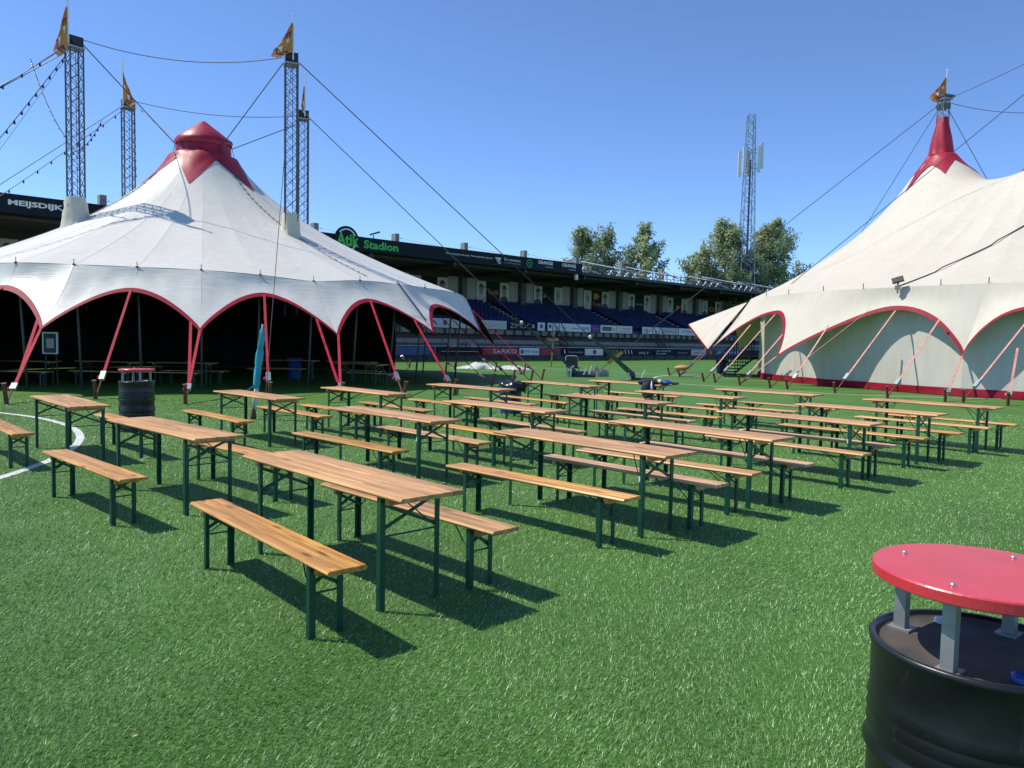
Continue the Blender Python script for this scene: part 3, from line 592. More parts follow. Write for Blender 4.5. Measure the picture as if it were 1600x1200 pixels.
for i in range(NP):
    A, B = V(pins[i]), V(pins[(i + 1) % NP]); P = []; Lr = []
    for u in range(NU + 1):
        f = u / NU; E = eave(i, f)
        P.append([roofpt(E, t / NT, f) for t in range(NT + 1)]); Lr.append([(x, y, z - .03) for x, y, z in P[-1]])
    MB().grid(P).build('roof_panel', M['canvas'], tent, True, CL)
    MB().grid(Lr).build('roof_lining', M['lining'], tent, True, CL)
    # valance with scalloped red hem
    va = i % 2 == 1; Lv, Lp = (low[i], low[(i + 1) % NP]) if va else (low[(i + 1) % NP], low[i])
    dV = V((Lv[0] - (A if va else B).x, Lv[1] - (A if va else B).y, 0)); dP = V((Lp[0] - (B if va else A).x, Lp[1] - (B if va else A).y, 0))
    G = []; H = []; Gi = []; N2 = 32
    for u in range(N2 + 1):
        f = u / N2; wq = f if va else 1 - f; E = eave(i, f); dn = V((E.x - CL.x, E.y - CL.y, 0)).normalized(); ee = E + dn * .01 - V((0, 0, .02 * math.sin(math.pi * f)))
        q = math.sin(math.pi / 2 * wq) ** .85; d = dV.lerp(dP, q); bot = V((E.x + d.x, E.y + d.y, Lv[2] + (Lp[2] - Lv[2]) * q))
        row = []; 
        for v in range(9):
            t = v / 8; p = ee.lerp(bot, t) - dn * .10 * math.sin(math.pi * t) + dn * .009 * math.sin(5 * f * math.pi) * math.sin(math.pi * t) * (.5 + .5 * t) + dn * .011 * math.sin(34 * f + 9 * t) * max(0, t - .35) * (1 - t) * 3.2 * (1 if i in (4, 5, 7, 8) else .3); row.append(p)
        G.append(row); Gi.append([p - dn * .025 for p in row])
        dd = (row[8] - row[7]).normalized(); o_ = dn * .012
        hem[i, u] = row[8]; H.append([row[8] - dd * .17 + o_, row[8] - dd * .05 + o_ * 1.4, row[8] + dd * .04 + o_])
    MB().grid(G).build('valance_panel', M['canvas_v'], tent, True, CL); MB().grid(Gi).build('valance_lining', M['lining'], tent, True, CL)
    MB().grid(H).build('red_hem', M['redtrim'], tent, True, CL)
    # sewn seams along roof and valance
    sp_ = [V(roofpt(A, t / NT, 0)) for t in range(NT + 1)]; sd_ = V((-(A.y - CL.y), A.x - CL.x, 0))  .normalized() * .018
    MB().grid([[p + sd_ + V((0, 0, .004)), p - sd_ + V((0, 0, .004))] for p in sp_]).build('roof_seam', M['seam'], tent, True, CL)
    dq = V((A.x - CL.x, A.y - CL.y, 0)).normalized() * .006; MB().grid([[p + sd_ * .8 + dq, p - sd_ * .8 + dq] for p in G[0]]).build('valance_seam', M['seam'], tent, True, CL)
    # pole, pin
    dn = V((A.x - CL.x, A.y - CL.y, 0)).normalized()
    MB().tube([A - dn * .06 - V((0, 0, .06)), A - dn * .35 - V((0, 0, A.z))], .035, 8).build('eave_pole', M['pole'], tent, True, CL)
    MB().tube([A + V((0, 0, -.02)), A + V((0, 0, .02))], .045, 8).tube([A, A + V((0, 0, .16))], .011, 5).build('eave_pin', M['dark'], tent, False, CL)
# straps with ratchets
def strap(parent, off, a, b, mt, wd=.072, ratchet=True, sag=0.0):
    a, b = V(a), V(b); k = .82; c = a.lerp(b, k)
    o = MB().bar(a, c, wd, .008, (a - b).cross(V((0, 0, 1))).cross(a - b) if True else (0, 0, 1)).build('strap', mt, parent, False, off)
    if ratchet:
        MB().bar(c, b, .03, .03).build('chain_end', M['rust'], o, False, off - off if False else off).parent = o
        MB().bar(a.lerp(b, k - .035), a.lerp(b, k + .035), .13, .08).build('ratchet', M['steel'], o, False, off)
        sd = (b - a).cross(V((0, 0, 1))).normalized()
        MB().sphere(c + sd * .08 - V((0, 0, .05)), .06, 7, 5).build('webbing_roll', mt, o, True, off)
    return o
def stake(p, dn, label, grp, h=.5):
    mb = MB(); b = V((p[0], p[1], -.05)); t = b + V((dn.x * .12, dn.y * .12, h + .05)); mb.tube([b, b.lerp(t, .93), t], [.05, .045, .065], 8)
    top_mesh(mb, 'tent_stake', M['rust'], (p[0], p[1], 0), label, 'stake', grp)
ORD = ['first', 'second', 'third', 'fourth', 'fifth', 'sixth', 'seventh', 'eighth', 'ninth', 'tenth', 'eleventh', 'twelfth', 'thirteenth', 'fourteenth', 'fifteenth', 'sixteenth']
for i in range(NP):
    q = V((pegs[i][0], pegs[i][1], .06)); L0 = V(low[i]); dn = V((q.x - CL.x, q.y - CL.y, 0)).normalized()
    strap(tent, CL, L0 + V((0, 0, .05)) - dn * .02, q, M['strap'])
    if i % 2 == 1 and i < 11:
        g_ = V((-1.78, 23.25, .06)) if i == 7 else q
        s0 = hem[i - 1, {3: 28, 5: 24, 7: 24}.get(i, 28)]; strap(tent, CL, s0, g_ + V((.05, .05, 0)), M['strap'], .075, i == 7)
    if i < 15: stake((q.x, q.y), dn, 'rusty stake anchoring the white tent, %s along its edge counting from the painted circle' % ORD[i], 'stakes round the white tent')
stake((-1.78, 23.25), V((.7, -.7, 0)), 'rusty stake of the white tent standing alone beside the blue bin', 'stakes round the white tent')
# dark strap over the valance at one pin
MB().bar(V(pins[7]) + V((.03, -.03, .02)), V(low[7]).lerp(V(pins[7]), .25) + V((.05, -.06, .0)), .06, .01).build('black_strap', M['dark'], tent, False, CL)
# cupola
cb = MB().lathe([(1.24, 8.85), (1.09, 9.12), (1.06, 9.72)], 24, CL); cb.build('cupola_drum', M['red'], tent, True, CL)
cp = []
for k in range(25): cp.append(k)
P = []
for j, (r_, z) in enumerate([(1.11, 9.52), (1.15, 9.63), (1.07, 9.73), (.62, 10.08), (.15, 10.44), (.07, 10.50), (.0, 10.51)]):
    P.append([(CL.x + r_ * (1 + .03 * math.cos(k * math.pi / 2)) * math.cos(2 * math.pi * k / 24), CL.y + r_ * math.sin(2 * math.pi * k / 24), z + (.05 if j == 1 else 0) * math.cos(k * math.pi / 3) - (.10 if j < 2 else 0) * (math.sin(2 * math.pi * k / 24) < -.3)) for k in range(24)])
MB().grid(P, True).build('cupola_cap', M['red'], tent, True, CL)
for k in range(8):
    a = 2 * math.pi * (k + .3) / 8; MB().bar((CL.x + 1.25 * math.cos(a), CL.y + 1.25 * math.sin(a), 8.87), (CL.x + 1.08 * math.cos(a), CL.y + 1.08 * math.sin(a), 9.6), .025, .02).build('cupola_rib', M['red'], tent, False, CL)
for k in range(6):   # zigzag collar lying on the canvas: straight-edged points
    am = R(-80 + 60 * k); aL, aR_ = am - R(30), am + R(30); pL = V((1.5 * math.cos(aL), 1.5 * math.sin(aL))); pR = V((1.5 * math.cos(aR_), 1.5 * math.sin(aR_))); pT = V((2.55 * math.cos(am), 2.55 * math.sin(am))); G = []
    for u in range(13):
        f = u / 12; o_ = pL.lerp(pT, f * 2) if f < .5 else pT.lerp(pR, f * 2 - 1); a = aL + (aR_ - aL) * f; i_ = V((1.22 * math.cos(a), 1.22 * math.sin(a))); row = []
        for v in range(9):
            q = i_.lerp(o_, v / 8); x, y = CL.x + q.x, CL.y + q.y; r_ = q.length
            row.append((x, y, roof_z(x, y) + .03 + max(0, (1.75 - r_) / .5) ** 2 * .16 + .02 * math.sin(9 * a + r_ * 5) * (v < 5)))
        G.append(row)
    MB().grid(G).build('zigzag_collar', M['red'], tent, True, CL)
# black back curtain and ground-level dark inner cloth
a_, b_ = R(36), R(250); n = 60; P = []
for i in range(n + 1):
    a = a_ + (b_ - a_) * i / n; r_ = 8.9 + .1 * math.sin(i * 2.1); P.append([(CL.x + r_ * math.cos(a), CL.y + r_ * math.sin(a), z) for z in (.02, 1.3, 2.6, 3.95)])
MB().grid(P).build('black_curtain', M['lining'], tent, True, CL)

# lattice masts
def lattice_mast(x, y, z0, z1, rz, label, side=.44, grp='lattice masts of the white tent'):
    t = empty('lattice_mast', (x, y, 0), label, 'lattice mast', rz, grp); h = side / 2
    for sx, sy in ((-1, -1), (1, -1), (1, 1), (-1, 1)): MB().tube([(sx * h, sy * h, z0), (sx * h, sy * h, z1)], .03, 6).build('chord', M['mast'], t)
    st_ = .42; fr = []
    for f in range(4):
        ca, sa = math.cos(f * math.pi / 2), math.sin(f * math.pi / 2)
        def rt(px, py, pz): return (px * ca - py * sa, px * sa + py * ca, pz)
        fr.append((MB().bar(rt(-h, -h, 0), rt(h, -h, st_), .017).build('brace', M['mast'], t), MB().bar(rt(h, -h, 0), rt(-h, -h, st_), .017).build('brace', M['mast'], t)))
    n_ = int((z1 - z0) / st_); first = True
    zv = z1 - st_
    while zv > z0:
        for pr in fr:
            for b in (pr[0],):
                if first: b.location.z = zv
                else:
                    c = b.copy(); COL.objects.link(c); c.location.z = zv
            b = pr[1]
            if first: b.location.z = zv
            else:
                c = b.copy(); COL.objects.link(c); c.location.z = zv
        first = False; zv -= st_
    MB().box(-h - .01, h + .01, -h - .01, h + .01, z1, z1 + .32).build('head_block', M['dark'], t)
    MB().tube([(-.1, -h - .1, z1 + .1), (-.1, h + .1, z1 + .1)], .09, 8).build('head_pulley', M['dark'], t); MB().box(-h - .05, h + .05, -h - .05, h + .05, z1 - .1, z1 - .04).build('head_plate', M['steel'], t)
    MB().tube([(.05, 0, z0), (.05, 0, z1)], .012, 5).build('hoist_cable', M['cable'], t)
    return t
ML = {'FL': (-16.04, 28.03), 'RL': (-17.74, 35.22), 'FR': (-8.55, 29.25), 'RR': (-10.10, 36.49)}
ZM = 12.0
lattice_mast(*ML['FL'], 2.5, ZM, R(51), 'front lattice mast rising from the tent on the painted-circle side')
lattice_mast(*ML['RL'], 3, ZM, R(42), 'rear lattice mast seen over the tent slope between two front masts')
lattice_mast(*ML['FR'], 2.5, ZM, R(21), 'front lattice mast on the stadium-lettering side of the white tent')
lattice_mast(*ML['RR'], 3, ZM, R(22), 'rear lattice mast half hidden close beside a thicker front mast')
for nm, (x, y) in ML.items():   # canvas sleeves round the mast feet
    zc = roof_z(x, y); P = []; ph = random.random() * 6; fl = nm == 'FL'
    for z, r_ in (((-.25, .68), (-.06, .52), (.1, .45), (.3, .41), (.5, .36), (.66, .365), (.78, .33), (.86, .335)) if fl else ((-.25, .48), (-.08, .37), (.1, .34), (.3, .33), (.5, .31), (.62, .315), (.7, .30))):
        P.append([(x + r_ * (1 + .07 * math.sin(5 * a + ph + z * 3) + .05 * math.sin(11 * a + z * 9)) * math.cos(a), y + r_ * (1 + .07 * math.sin(5 * a + ph + z * 3) + .05 * math.sin(11 * a + z * 9)) * math.sin(a), zc + z - (.35 * r_ * math.cos(a - math.atan2(CL.y - y, CL.x - x)) * -1 if z < .1 else 0)) for a in [2 * math.pi * k / 24 for k in range(24)]])
    MB().grid(P, True).build('mast_sleeve', M['cream'], tent, True, CL)
for nm, (x, y) in ML.items():
    c = V((CL.x, CL.y)); p = V((x, y)); d = (p - c).normalized()
    for (ra, rb_, nme) in ((1.9, (p - c).length - .4, 'lacing'), ((p - c).length + .45, 9.0, 'lacing')):
        pts = [c + d * (ra + (rb_ - ra) * k / 24) for k in range(25)]; MB().tube([(q.x, q.y, roof_z(q.x, q.y) + .025) for q in pts], .012, 4).build(nme, M['mast'], tent, False, CL)
        for k in range(1, 24, 2):
            q = pts[k]; n_ = V((-d.y, d.x)) * .07; z = roof_z(q.x, q.y) + .03; MB().bar((q.x - n_.x, q.y - n_.y, z), (q.x + n_.x, q.y + n_.y, z), .018).build('lacing_toggle', M['mast'], tent, False, CL)
# flags
def flag(x, y, z, cloth, label, ph=2.2, wob=0.0):
    t = empty('pennant_flag', (x, y, z), label, 'flag', 0, 'harlequin flags on the masts')
    MB().tube([(0, 0, -.3), (0, 0, ph)], .022, 6).sphere((0, 0, ph + .03), .05, 6, 4).build('flag_pole', M['wht'], t)
    # cloth: list of (z, outer x, outer y)
    G = []; n = len(cloth)
    for i, (zz, ox, oy) in enumerate([(a * .9, b * 1.3, c) for a, b, c in cloth]): G.append([(ox * f - .01, oy * f + wob * math.sin(f * 5 + i * .9) * f, zz - .25 * f * (abs(ox) > .1)) for f in (0, .25, .5, .75, 1)])
    c = MB().grid(G).build('flag_cloth', M['gold'], t, True)
    k = 0
    for i in range(1, n - 1):
        for j in range(3):
            if (i + j) % 4 == 3: continue
            A, B, D = [V(q) for q in (G[i][j + 1], G[i + 1][j + 1], G[i][j + 2])]; mm = [M['flagred'], M['flagblue'], M['wht']][(i + j * 2) % 3]
            Ns = (B - A).cross(D - A)
            if Ns.length < 1e-6: continue
            Ns = Ns.normalized(); s_ = -.012 if Ns.y > 0 else .012
            MB().add([A + Ns * s_, B + Ns * s_, D + Ns * s_], [(0, 1, 2)]).add([A - Ns * s_, B - Ns * s_, D - Ns * s_], [(0, 1, 2)]).build('flag_diamond', mm, c)
fz = ZM + .3
flag(ML['FL'][0] + .0, ML['FL'][1] - .36, fz, [(1.05, -.02, 0), (.75, -.14, -.04), (.4, -.25, .02), (.05, -.34, -.02), (-.35, -.44, .02), (-.6, -.25, 0)], 'drooping gold flag on the front mast nearest the painted circle', 1.15, .06)
flag(ML['RL'][0] - .05, ML['RL'][1] - .34, fz, [(1.45, .01, 0), (1.1, .12, 0), (.7, .22, .03), (.3, .34, -.03), (.0, .44, .03), (-.2, .3, 0)], 'gold flag hanging toward the cupola on the lower-looking rear mast', 1.6, .05)
flag(ML['FR'][0] + .17, ML['FR'][1] - .34, fz, [(1.15, -.02, 0), (.9, -.22, -.04), (.6, -.40, .04), (.35, -.56, -.04), (.1, -.66, .03), (0, -.5, 0)], 'spread gold flag with diamonds above the stadium-side front mast', 1.3, .08)
flag(ML['RR'][0] + .17, ML['RR'][1] - .34, fz, [(1.2, -.03, 0), (.9, -.10, .05), (.5, -.12, -.04), (.1, -.10, .05), (-.1, .18, 0), (-.22, .32, 0)], 'limp narrow gold flag on the half hidden rear mast', 1.6, .05)

def cat(a, b, sag, n=14): a, b = V(a), V(b); return [a.lerp(b, i / n) - V((0, 0, sag * 4 * (i / n) * (1 - i / n))) for i in range(n + 1)]
def cable(a, b, label, sag=0, r=.02, n=14, name='guy_cable', m_='cable'):
    pts = cat(a, b, sag, n if sag else 1); r = r * .8; return top_mesh(MB().tube(pts, r, 5), name, M[m_], tuple(V(a)), label, 'cable', None)
def T(nm, dz=0, dx=0): return (ML[nm][0] + dx, ML[nm][1], ZM + dz)
cup = lambda a: (CL.x + 1.10 * math.cos(R(a)), CL.y + 1.10 * math.sin(R(a)), 9.5)
cable(T('FL', .25, .3), T('FR', .2, -.3), 'sagging cable joining the tops of the two front tent masts', .45)
cable(T('RL', .25, .3), T('RR', .1, -.3), 'sagging cable joining the tops of the two rear tent masts', .30)
cable(T('FL', .1, .3), cup(200), 'cable from the front circle-side mast down to the cupola', 0, .025)
cable(T('RL', .1, .3), cup(150), 'cable from the rear circle-side mast down to the cupola', 0, .025)
cable(T('FR', 0, -.3), cup(-25), 'cable from the front stadium-side mast down to the cupola', 0, .025)
cable(T('RR', -.3, -.3), cup(25), 'cable from the hidden rear mast down to the cupola', 0, .025)
A1 = V((3.12, 36.99, .1)); A2 = V((5.6, 34.95, .1)); t1 = V(T('RR', 0, .3)); t2 = V(T('FR', 0, .3))
cable(t1, A1.lerp(t1, .21), 'long guy cable from the rear stadium-side mast toward the camping chair', 0, .025)
cable(t2, A2.lerp(t2, .155), 'long guy cable from the front stadium-side mast over the Atik lettering', 0, .025)
cable(T('FR', -.2), (-6.5, 20.0, .2), 'thin guy wire dropping from the front stadium mast before the valance', 0, .014)
cable(T('FL', 0, -.3), (-20.5, 21.6, 5.7), 'upper guy cable leading off from the front circle-side mast', .3, .02)
cable(T('FL', -.2, -.3), (-20.6, 21.3, 4.9), 'lower parallel guy cable leading off from the front circle-side mast', 0, .02)
cable(T('FL', -.3, -.2), (-17.4, 21.6, 2.9), 'thin pale guy wire falling steeply from the circle-side mast', 0, .012)
cable(T('RL', 0, -.3), (-25.2, 28.8, 3.4), 'guy cable from the rear circle-side mast over the MEIJSDIJK letters', 0, .02)
def festoon(pts, label, n, white=False):
    pts = [V(p) for p in pts]; t = empty('festoon_lights', pts[0], label, 'string lights', 0, 'festoon lights at the white tent')
    MB().tube(pts, .014, 4).build('light_cable', M['cable'], t, False, pts[0]); L_ = sum((pts[i + 1] - pts[i]).length for i in range(len(pts) - 1)); b0 = None
    for k in range(n):
        d = L_ * (k + .5) / n; i = 0
        while i < len(pts) - 2 and d > (pts[i + 1] - pts[i]).length: d -= (pts[i + 1] - pts[i]).length; i += 1
        p = pts[i].lerp(pts[i + 1], d / (pts[i + 1] - pts[i]).length)
        if b0 is None: b0 = MB().sphere((0, 0, -.09), .045, 6, 5).tube([(0, 0, 0), (0, 0, -.07)], .03, 5).build('light_bulb', M['bulb'] if white else M['dark'], t, True); b0.location = p - pts[0]
        else: c = b0.copy(); COL.objects.link(c); c.location = p - pts[0]
festoon(cat(T('FL', -.3, -.3), (-17.6, 22.0, 3.9), .1), 'festoon string falling steeply from the front circle-side mast', 20)
festoon(cat(T('FL', .02, -.3), (-20.4, 21.8, 5.5), .2), 'festoon string running beside the upper guy cable', 12)
festoon(cat((-17.1, 27.2, 11.25), (-16.28, 27.9, 8.7), .3), 'pale short festoon loop hanging between guy cable and mast', 9, True)
festoon(cat(T('RL', -.2, -.3), (-25.1, 28.9, 3.2), .2), 'festoon string along the rear circle-side guy cable', 18)
festoon(cat((-18.6, 34.6, 11.2), (-19.1, 33, 9.4), .35), 'short festoon loop swinging behind the front circle-side mast', 8)
festoon(cat(T('RL', -.5, .3), (-16.9, 34.2, 8.6), .1), 'festoon string dropping from the rear mast onto the canvas', 8)
festoon(cat((-8.15, 24.9, 2.9), (-8.2, 25.2, 1.5), 0), 'hanging row of lit-looking white bulbs inside the arch', 4, True)
# guy tackles at the grass
for (an, tp_, f, lb) in ((A1, t1, .21, 'long dark green guy tackle slanting over the camping chair'), (A2, t2, .155, 'thicker dark green guy tackle ending beside white uprights')):
    t = empty('guy_tackle', (an.x, an.y, 0), lb, 'guy tackle', 0, 'green guy tackles on the pitch'); e = an.lerp(tp_, f); o_ = V((an.x, an.y, 0))
    dd = (e - an).normalized(); sd = V((0, 0, 1)).cross(dd).normalized()
    MB().add([an + sd * .16, an - sd * .16, an - sd * .13 + V((0, 0, .22)), an + sd * .13 + V((0, 0, .22)), e + sd * .05, e - sd * .05, e - sd * .05 + V((0, 0, .08)), e + sd * .05 + V((0, 0, .08))], [(0, 1, 2, 3), (4, 5, 6, 7), (0, 1, 5, 4), (1, 2, 6, 5), (2, 3, 7, 6), (3, 0, 4, 7)]).build('tackle_webbing', M['dgreen'], t, False, o_)
    MB().sphere(e, .09, 8, 6).build('tackle_ring', M['wht'], t, True, o_)
    MB().box(an.x - .1, an.x + .9, an.y - .25, an.y + .2, .0, .12).build('anchor_plate', M['dark'], t, False, o_)
    for dx, lean in ((-.3, .05), (.3, .2)): MB().bar((an.x + dx, an.y - .2, 0), (an.x + dx + lean, an.y - .2, .5), .07).build('anchor_pin', M['wht'], t, False, o_)

# ---------------------------------------------------------------- cream tent (right)
CR = V((26.6, 38.1, 0)); tent2 = empty('circus_tent', CR, 'cream circus tent with closed canvas walls and faded red hem', 'tent')
MR = [V((22.2, 40.35, 0)), V((25.9, 33.5, 0)), V((31.3, 36.2, 0)), V((28.75, 42.15, 0))]
ev = [(13.1, 43.1), (12.3, 39.5), (12.35, 37.3), (12.67, 35.17), (13.3, 32.8), (14.24, 31.13), (15.09, 29.96), (15.97, 28.58), (17.0, 27.35), (18.6, 25.9), (21.5, 24.3)]
aE = math.degrees(math.atan2(24.3 - CR.y, 21.5 - CR.x)); aS = math.degrees(math.atan2(43.1 - CR.y, 13.1 - CR.x))
for k in range(1, 40):
    a = R(aE + (aS - aE) * k / 40); ev.append((CR.x + 14.6 * math.cos(a), CR.y + 14.6 * math.sin(a)))
ZE = 4.1; R0 = 14.6
def G_(x, s): # Green's function of the unit disc
    sn = s.length; si = s / (sn * sn); return math.log(max(1e-6, (x - si).length) * sn / max(.02, (x - s).length))
SRC = [V((q.x - CR.x, q.y - CR.y, 0)) / R0 for q in MR]
x1_ = SRC[0] + V((-.45, 0, 0)) / R0; AMP = (11.55 - ZE) / sum(G_(x1_, s) for s in SRC)
def rz2(xn):
    z = ZE + 1.22 * AMP * sum(G_(xn, s) for s in SRC) - 2.2 * math.exp(-(xn.length / .28) ** 3)
    return z if z < 10.8 else 10.8 + (z - 10.8) * .65
def zcap(x, y): return min(11.8, rz2(V((x - CR.x, y - CR.y, 0)) / R0))
NE = len(ev); NT2 = 46
def evp(f):
    i = int(f) % NE; t = f - int(f); p = [V((*ev[(i + k) % NE], ZE)) for k in (-1, 0, 1, 2)]
    return .5 * ((2 * p[1]) + (p[2] - p[0]) * t + (2 * p[0] - 5 * p[1] + 4 * p[2] - p[3]) * t * t + (3 * p[1] - p[0] - 3 * p[2] + p[3]) * t ** 3)
for i in range(NE):
    P = []; 
    for u in range(7):
        f = u / 6; E = evp(i + f); a = math.atan2(E.y - CR.y, E.x - CR.x); row = []
        for k in range(NT2 + 1):
            t = k / NT2; xn = V((math.cos(a), math.sin(a), 0)) * (1 - t); z = min(11.8, rz2(xn)) - .05 * math.sin(math.pi * f) * math.sin(math.pi * min(1, 1.6 * t))
            re = E - CR; row.append((CR.x + re.x * (1 - t), CR.y + re.y * (1 - t), z))
        P.append(row)
    MB().grid(P).build('roof_panel', M['cream'], tent2, True, CR)
def real_to_norm(x, y):
    a = math.atan2(y - CR.y, x - CR.x); best = None
    for i in range(NE):
        A = math.atan2(ev[i][1] - CR.y, ev[i][0] - CR.x); d = abs((A - a + math.pi) % (2 * math.pi) - math.pi)
        if best is None or d < best[0]: best = (d, math.hypot(ev[i][0] - CR.x, ev[i][1] - CR.y))
    return V((math.cos(a), math.sin(a), 0)) * math.hypot(x - CR.x, y - CR.y) / best[1]
def zroof2(x, y): return min(11.8, rz2(real_to_norm(x, y)))
# mast sleeves
for mi, q in enumerate(MR):
    P = []
    for (z, r_) in ((13.75, .24), (13.3, .33), (12.7, .46), (12.2, .53), (11.85, .58), (11.76, .62), (11.7, .56), (11.4, .58), (11.1, .62)):
        P.append([(q.x + r_ * (1 + .07 * math.sin(6 * a + z)) * math.cos(a), q.y + r_ * (1 + .07 * math.sin(6 * a + z)) * math.sin(a), z) for a in [2 * math.pi * k / 28 for k in range(28)]])
    MB().grid(P, True).build('mast_sleeve', M['red'], tent2, True, CR)
    for k in range(6):
        am = R(-112 + 60 * k); aL, aR_ = am - R(30), am + R(30); rV, rT = (1.05, 1.95) if mi != 1 else (2.0, 4.0); pL = V((rV * math.cos(aL), rV * math.sin(aL))); pR = V((rV * math.cos(aR_), rV * math.sin(aR_))); pT = V((rT * math.cos(am), rT * math.sin(am))); G = []
        for u in range(13):
            f = u / 12; o_ = pL.lerp(pT, f * 2) if f < .5 else pT.lerp(pR, f * 2 - 1); a = aL + (aR_ - aL) * f; i_ = V((.56 * math.cos(a), .56 * math.sin(a))); row = []
            for v in range(9):
                w_ = i_.lerp(o_, v / 8); x, y = q.x + w_.x, q.y + w_.y; row.append((x, y, min(zroof2(x, y), 11.78) + .04))
            G.append(row)
        MB().grid(G).build('zigzag_collar', M['red'], tent2, True, CR)
# valance arches: valley/peak list over eave index -> lower edge points
KEY = [(1, (10.15, 39.2, 1.36)), (3, (12.2, 35.45, 3.24)), (4, (11.53, 33.2, 1.22)), (6, (14.9, 29.7, 3.24)), (8, (15.98, 27.0, 1.52)), (9, (17.65, 25.75, 3.15)), (10.6, (21.5, 22.6, 1.5))]
def valance2(kA, kB, vfirst):
    (fa, A), (fb, B) = kA, kB; A, B = V(A), V(B); Lv, Lp = (A, B) if vfirst else (B, A); ea, eb = evp(fa), evp(fb); dA = V((A.x - ea.x, A.y - ea.y, 0)); dB = V((B.x - eb.x, B.y - eb.y, 0))
    dV, dP = (dA, dB) if vfirst else (dB, dA); G = []; H = []; n = 22
    for u in range(n + 1):
        f = u / n; wq = f if vfirst else 1 - f; E = evp(fa + (fb - fa) * f); q = math.sin(math.pi / 2 * wq) ** .8; d = dV.lerp(dP, q)
        dn = V((E.x - CR.x, E.y - CR.y, 0)).normalized(); bot = V((E.x + d.x, E.y + d.y, Lv.z + (Lp.z - Lv.z) * q)); row = [E.lerp(bot, v / 9) - dn * .07 * math.sin(math.pi * v / 9) for v in range(10)]
        G.append(row); dd = (row[9] - row[8]).normalized(); H.append([row[9] - dd * .15 + dn * .015, row[9] + dd * .05 + dn * .015])
    MB().grid(G).build('valance_panel', M['cream'], tent2, True, CR); MB().grid(H).build('red_hem', M['redtrim'], tent2, True, CR)
for k in range(len(KEY) - 1): valance2(KEY[k], KEY[k + 1], k % 2 == 0)
f = 10.6; vf = True; last = KEY[-1]
while f < NE - 1:
    f2 = min(f + 3, NE + 1 - 1e-6 if f + 3 > NE else f + 3); E = evp(f2); dn = V((E.x - CR.x, E.y - CR.y, 0)).normalized(); p = E + dn * (.7 if vf else 1.8); p.z = 3.2 if vf else 1.4
    nk = (f2, tuple(p)); valance2(last, nk, vf); last = nk; f = f2; vf = not vf
# porch wing beyond the first arch
P = []
for i in range(9):
    t = i / 8; top_ = V((12.6, 41.2, 4.0)).lerp(V((13.1, 43.1, 4.1)), t); a = V((11.7, 40.3, 3.2)).lerp(V((10.6, 46.0, 2.9)), t); b = V((10.3, 40.2, 1.45)).lerp(V((10.55, 45.8, 2.86)), t ** .6)
    b.z -= .0; P.append([top_, top_.lerp(a, .5), a, a.lerp(b, .35), a.lerp(b, .7), b])
MB().grid(P).build('porch_flap', M['cream'], tent2, True, CR)
MB().grid([[q[-1] + V((-.02, -.02, .07)), q[-1] + V((-.02, -.02, -.07))] for q in [[V(x) for x in r] for r in P]]).build('red_hem', M['redtrim'], tent2, True, CR)
# walls
wl = [(13.4, 41.2), (12.85, 38.6), (12.95, 36.8), (13.35, 35.2), (13.75, 33.2), (14.55, 31.5), (15.1, 30.1), (15.55, 28.85), (16.35, 27.6), (17.7, 26.2), (19.6, 25.3), (22, 24.6)]
def wall_strip(pts, z0, z1, dz, m_, nm, fold=.05):
    P = []; n = len(pts)
    for i in range(n - 1):
        for u in range(9 if i == n - 2 else 8):
            f = u / 8; x = pts[i][0] + (pts[i + 1][0] - pts[i][0]) * f; y = pts[i][1] + (pts[i + 1][1] - pts[i][1]) * f; dn = V((x - CR.x, y - CR.y, 0)).normalized()
            re = math.hypot(x - CR.x, y - CR.y) / max(.01, real_to_norm(x, y).length) - .28; rb = math.hypot(x - CR.x, y - CR.y); row = []
            for v in range(5):
                z = z0 + (z1 - z0) * v / 4; r_ = rb + (min(rb, re) - rb) * max(0, z / 4.1) ** 1.3 + dz + fold * math.sin(x * 2.6 + y * 3.3 + .25 * v) * (1 - .2 * v)
                row.append((CR.x + dn.x * r_, CR.y + dn.y * r_, z))
            P.append(row)
    return MB().grid(P).build(nm, m_, tent2, True, CR)
for i in range(len(wl) - 1): wall_strip(wl[i:i + 2] if i == len(wl) - 2 else [wl[i], wl[i + 1]], .22, 4.08, 0, M['wall'], 'wall_panel')
for i in range(len(wl) - 1): wall_strip([wl[i], wl[i + 1]], .02, .30, .05, M['redtrim'], 'mud_flap', .04)
wb = [(CR.x + 13.9 * math.cos(R(a)), CR.y + 13.9 * math.sin(R(a))) for a in range(-108, 156, 8)]
wall_strip(wb, .02, 4.08, 0, M['wall'], 'rear_wall')
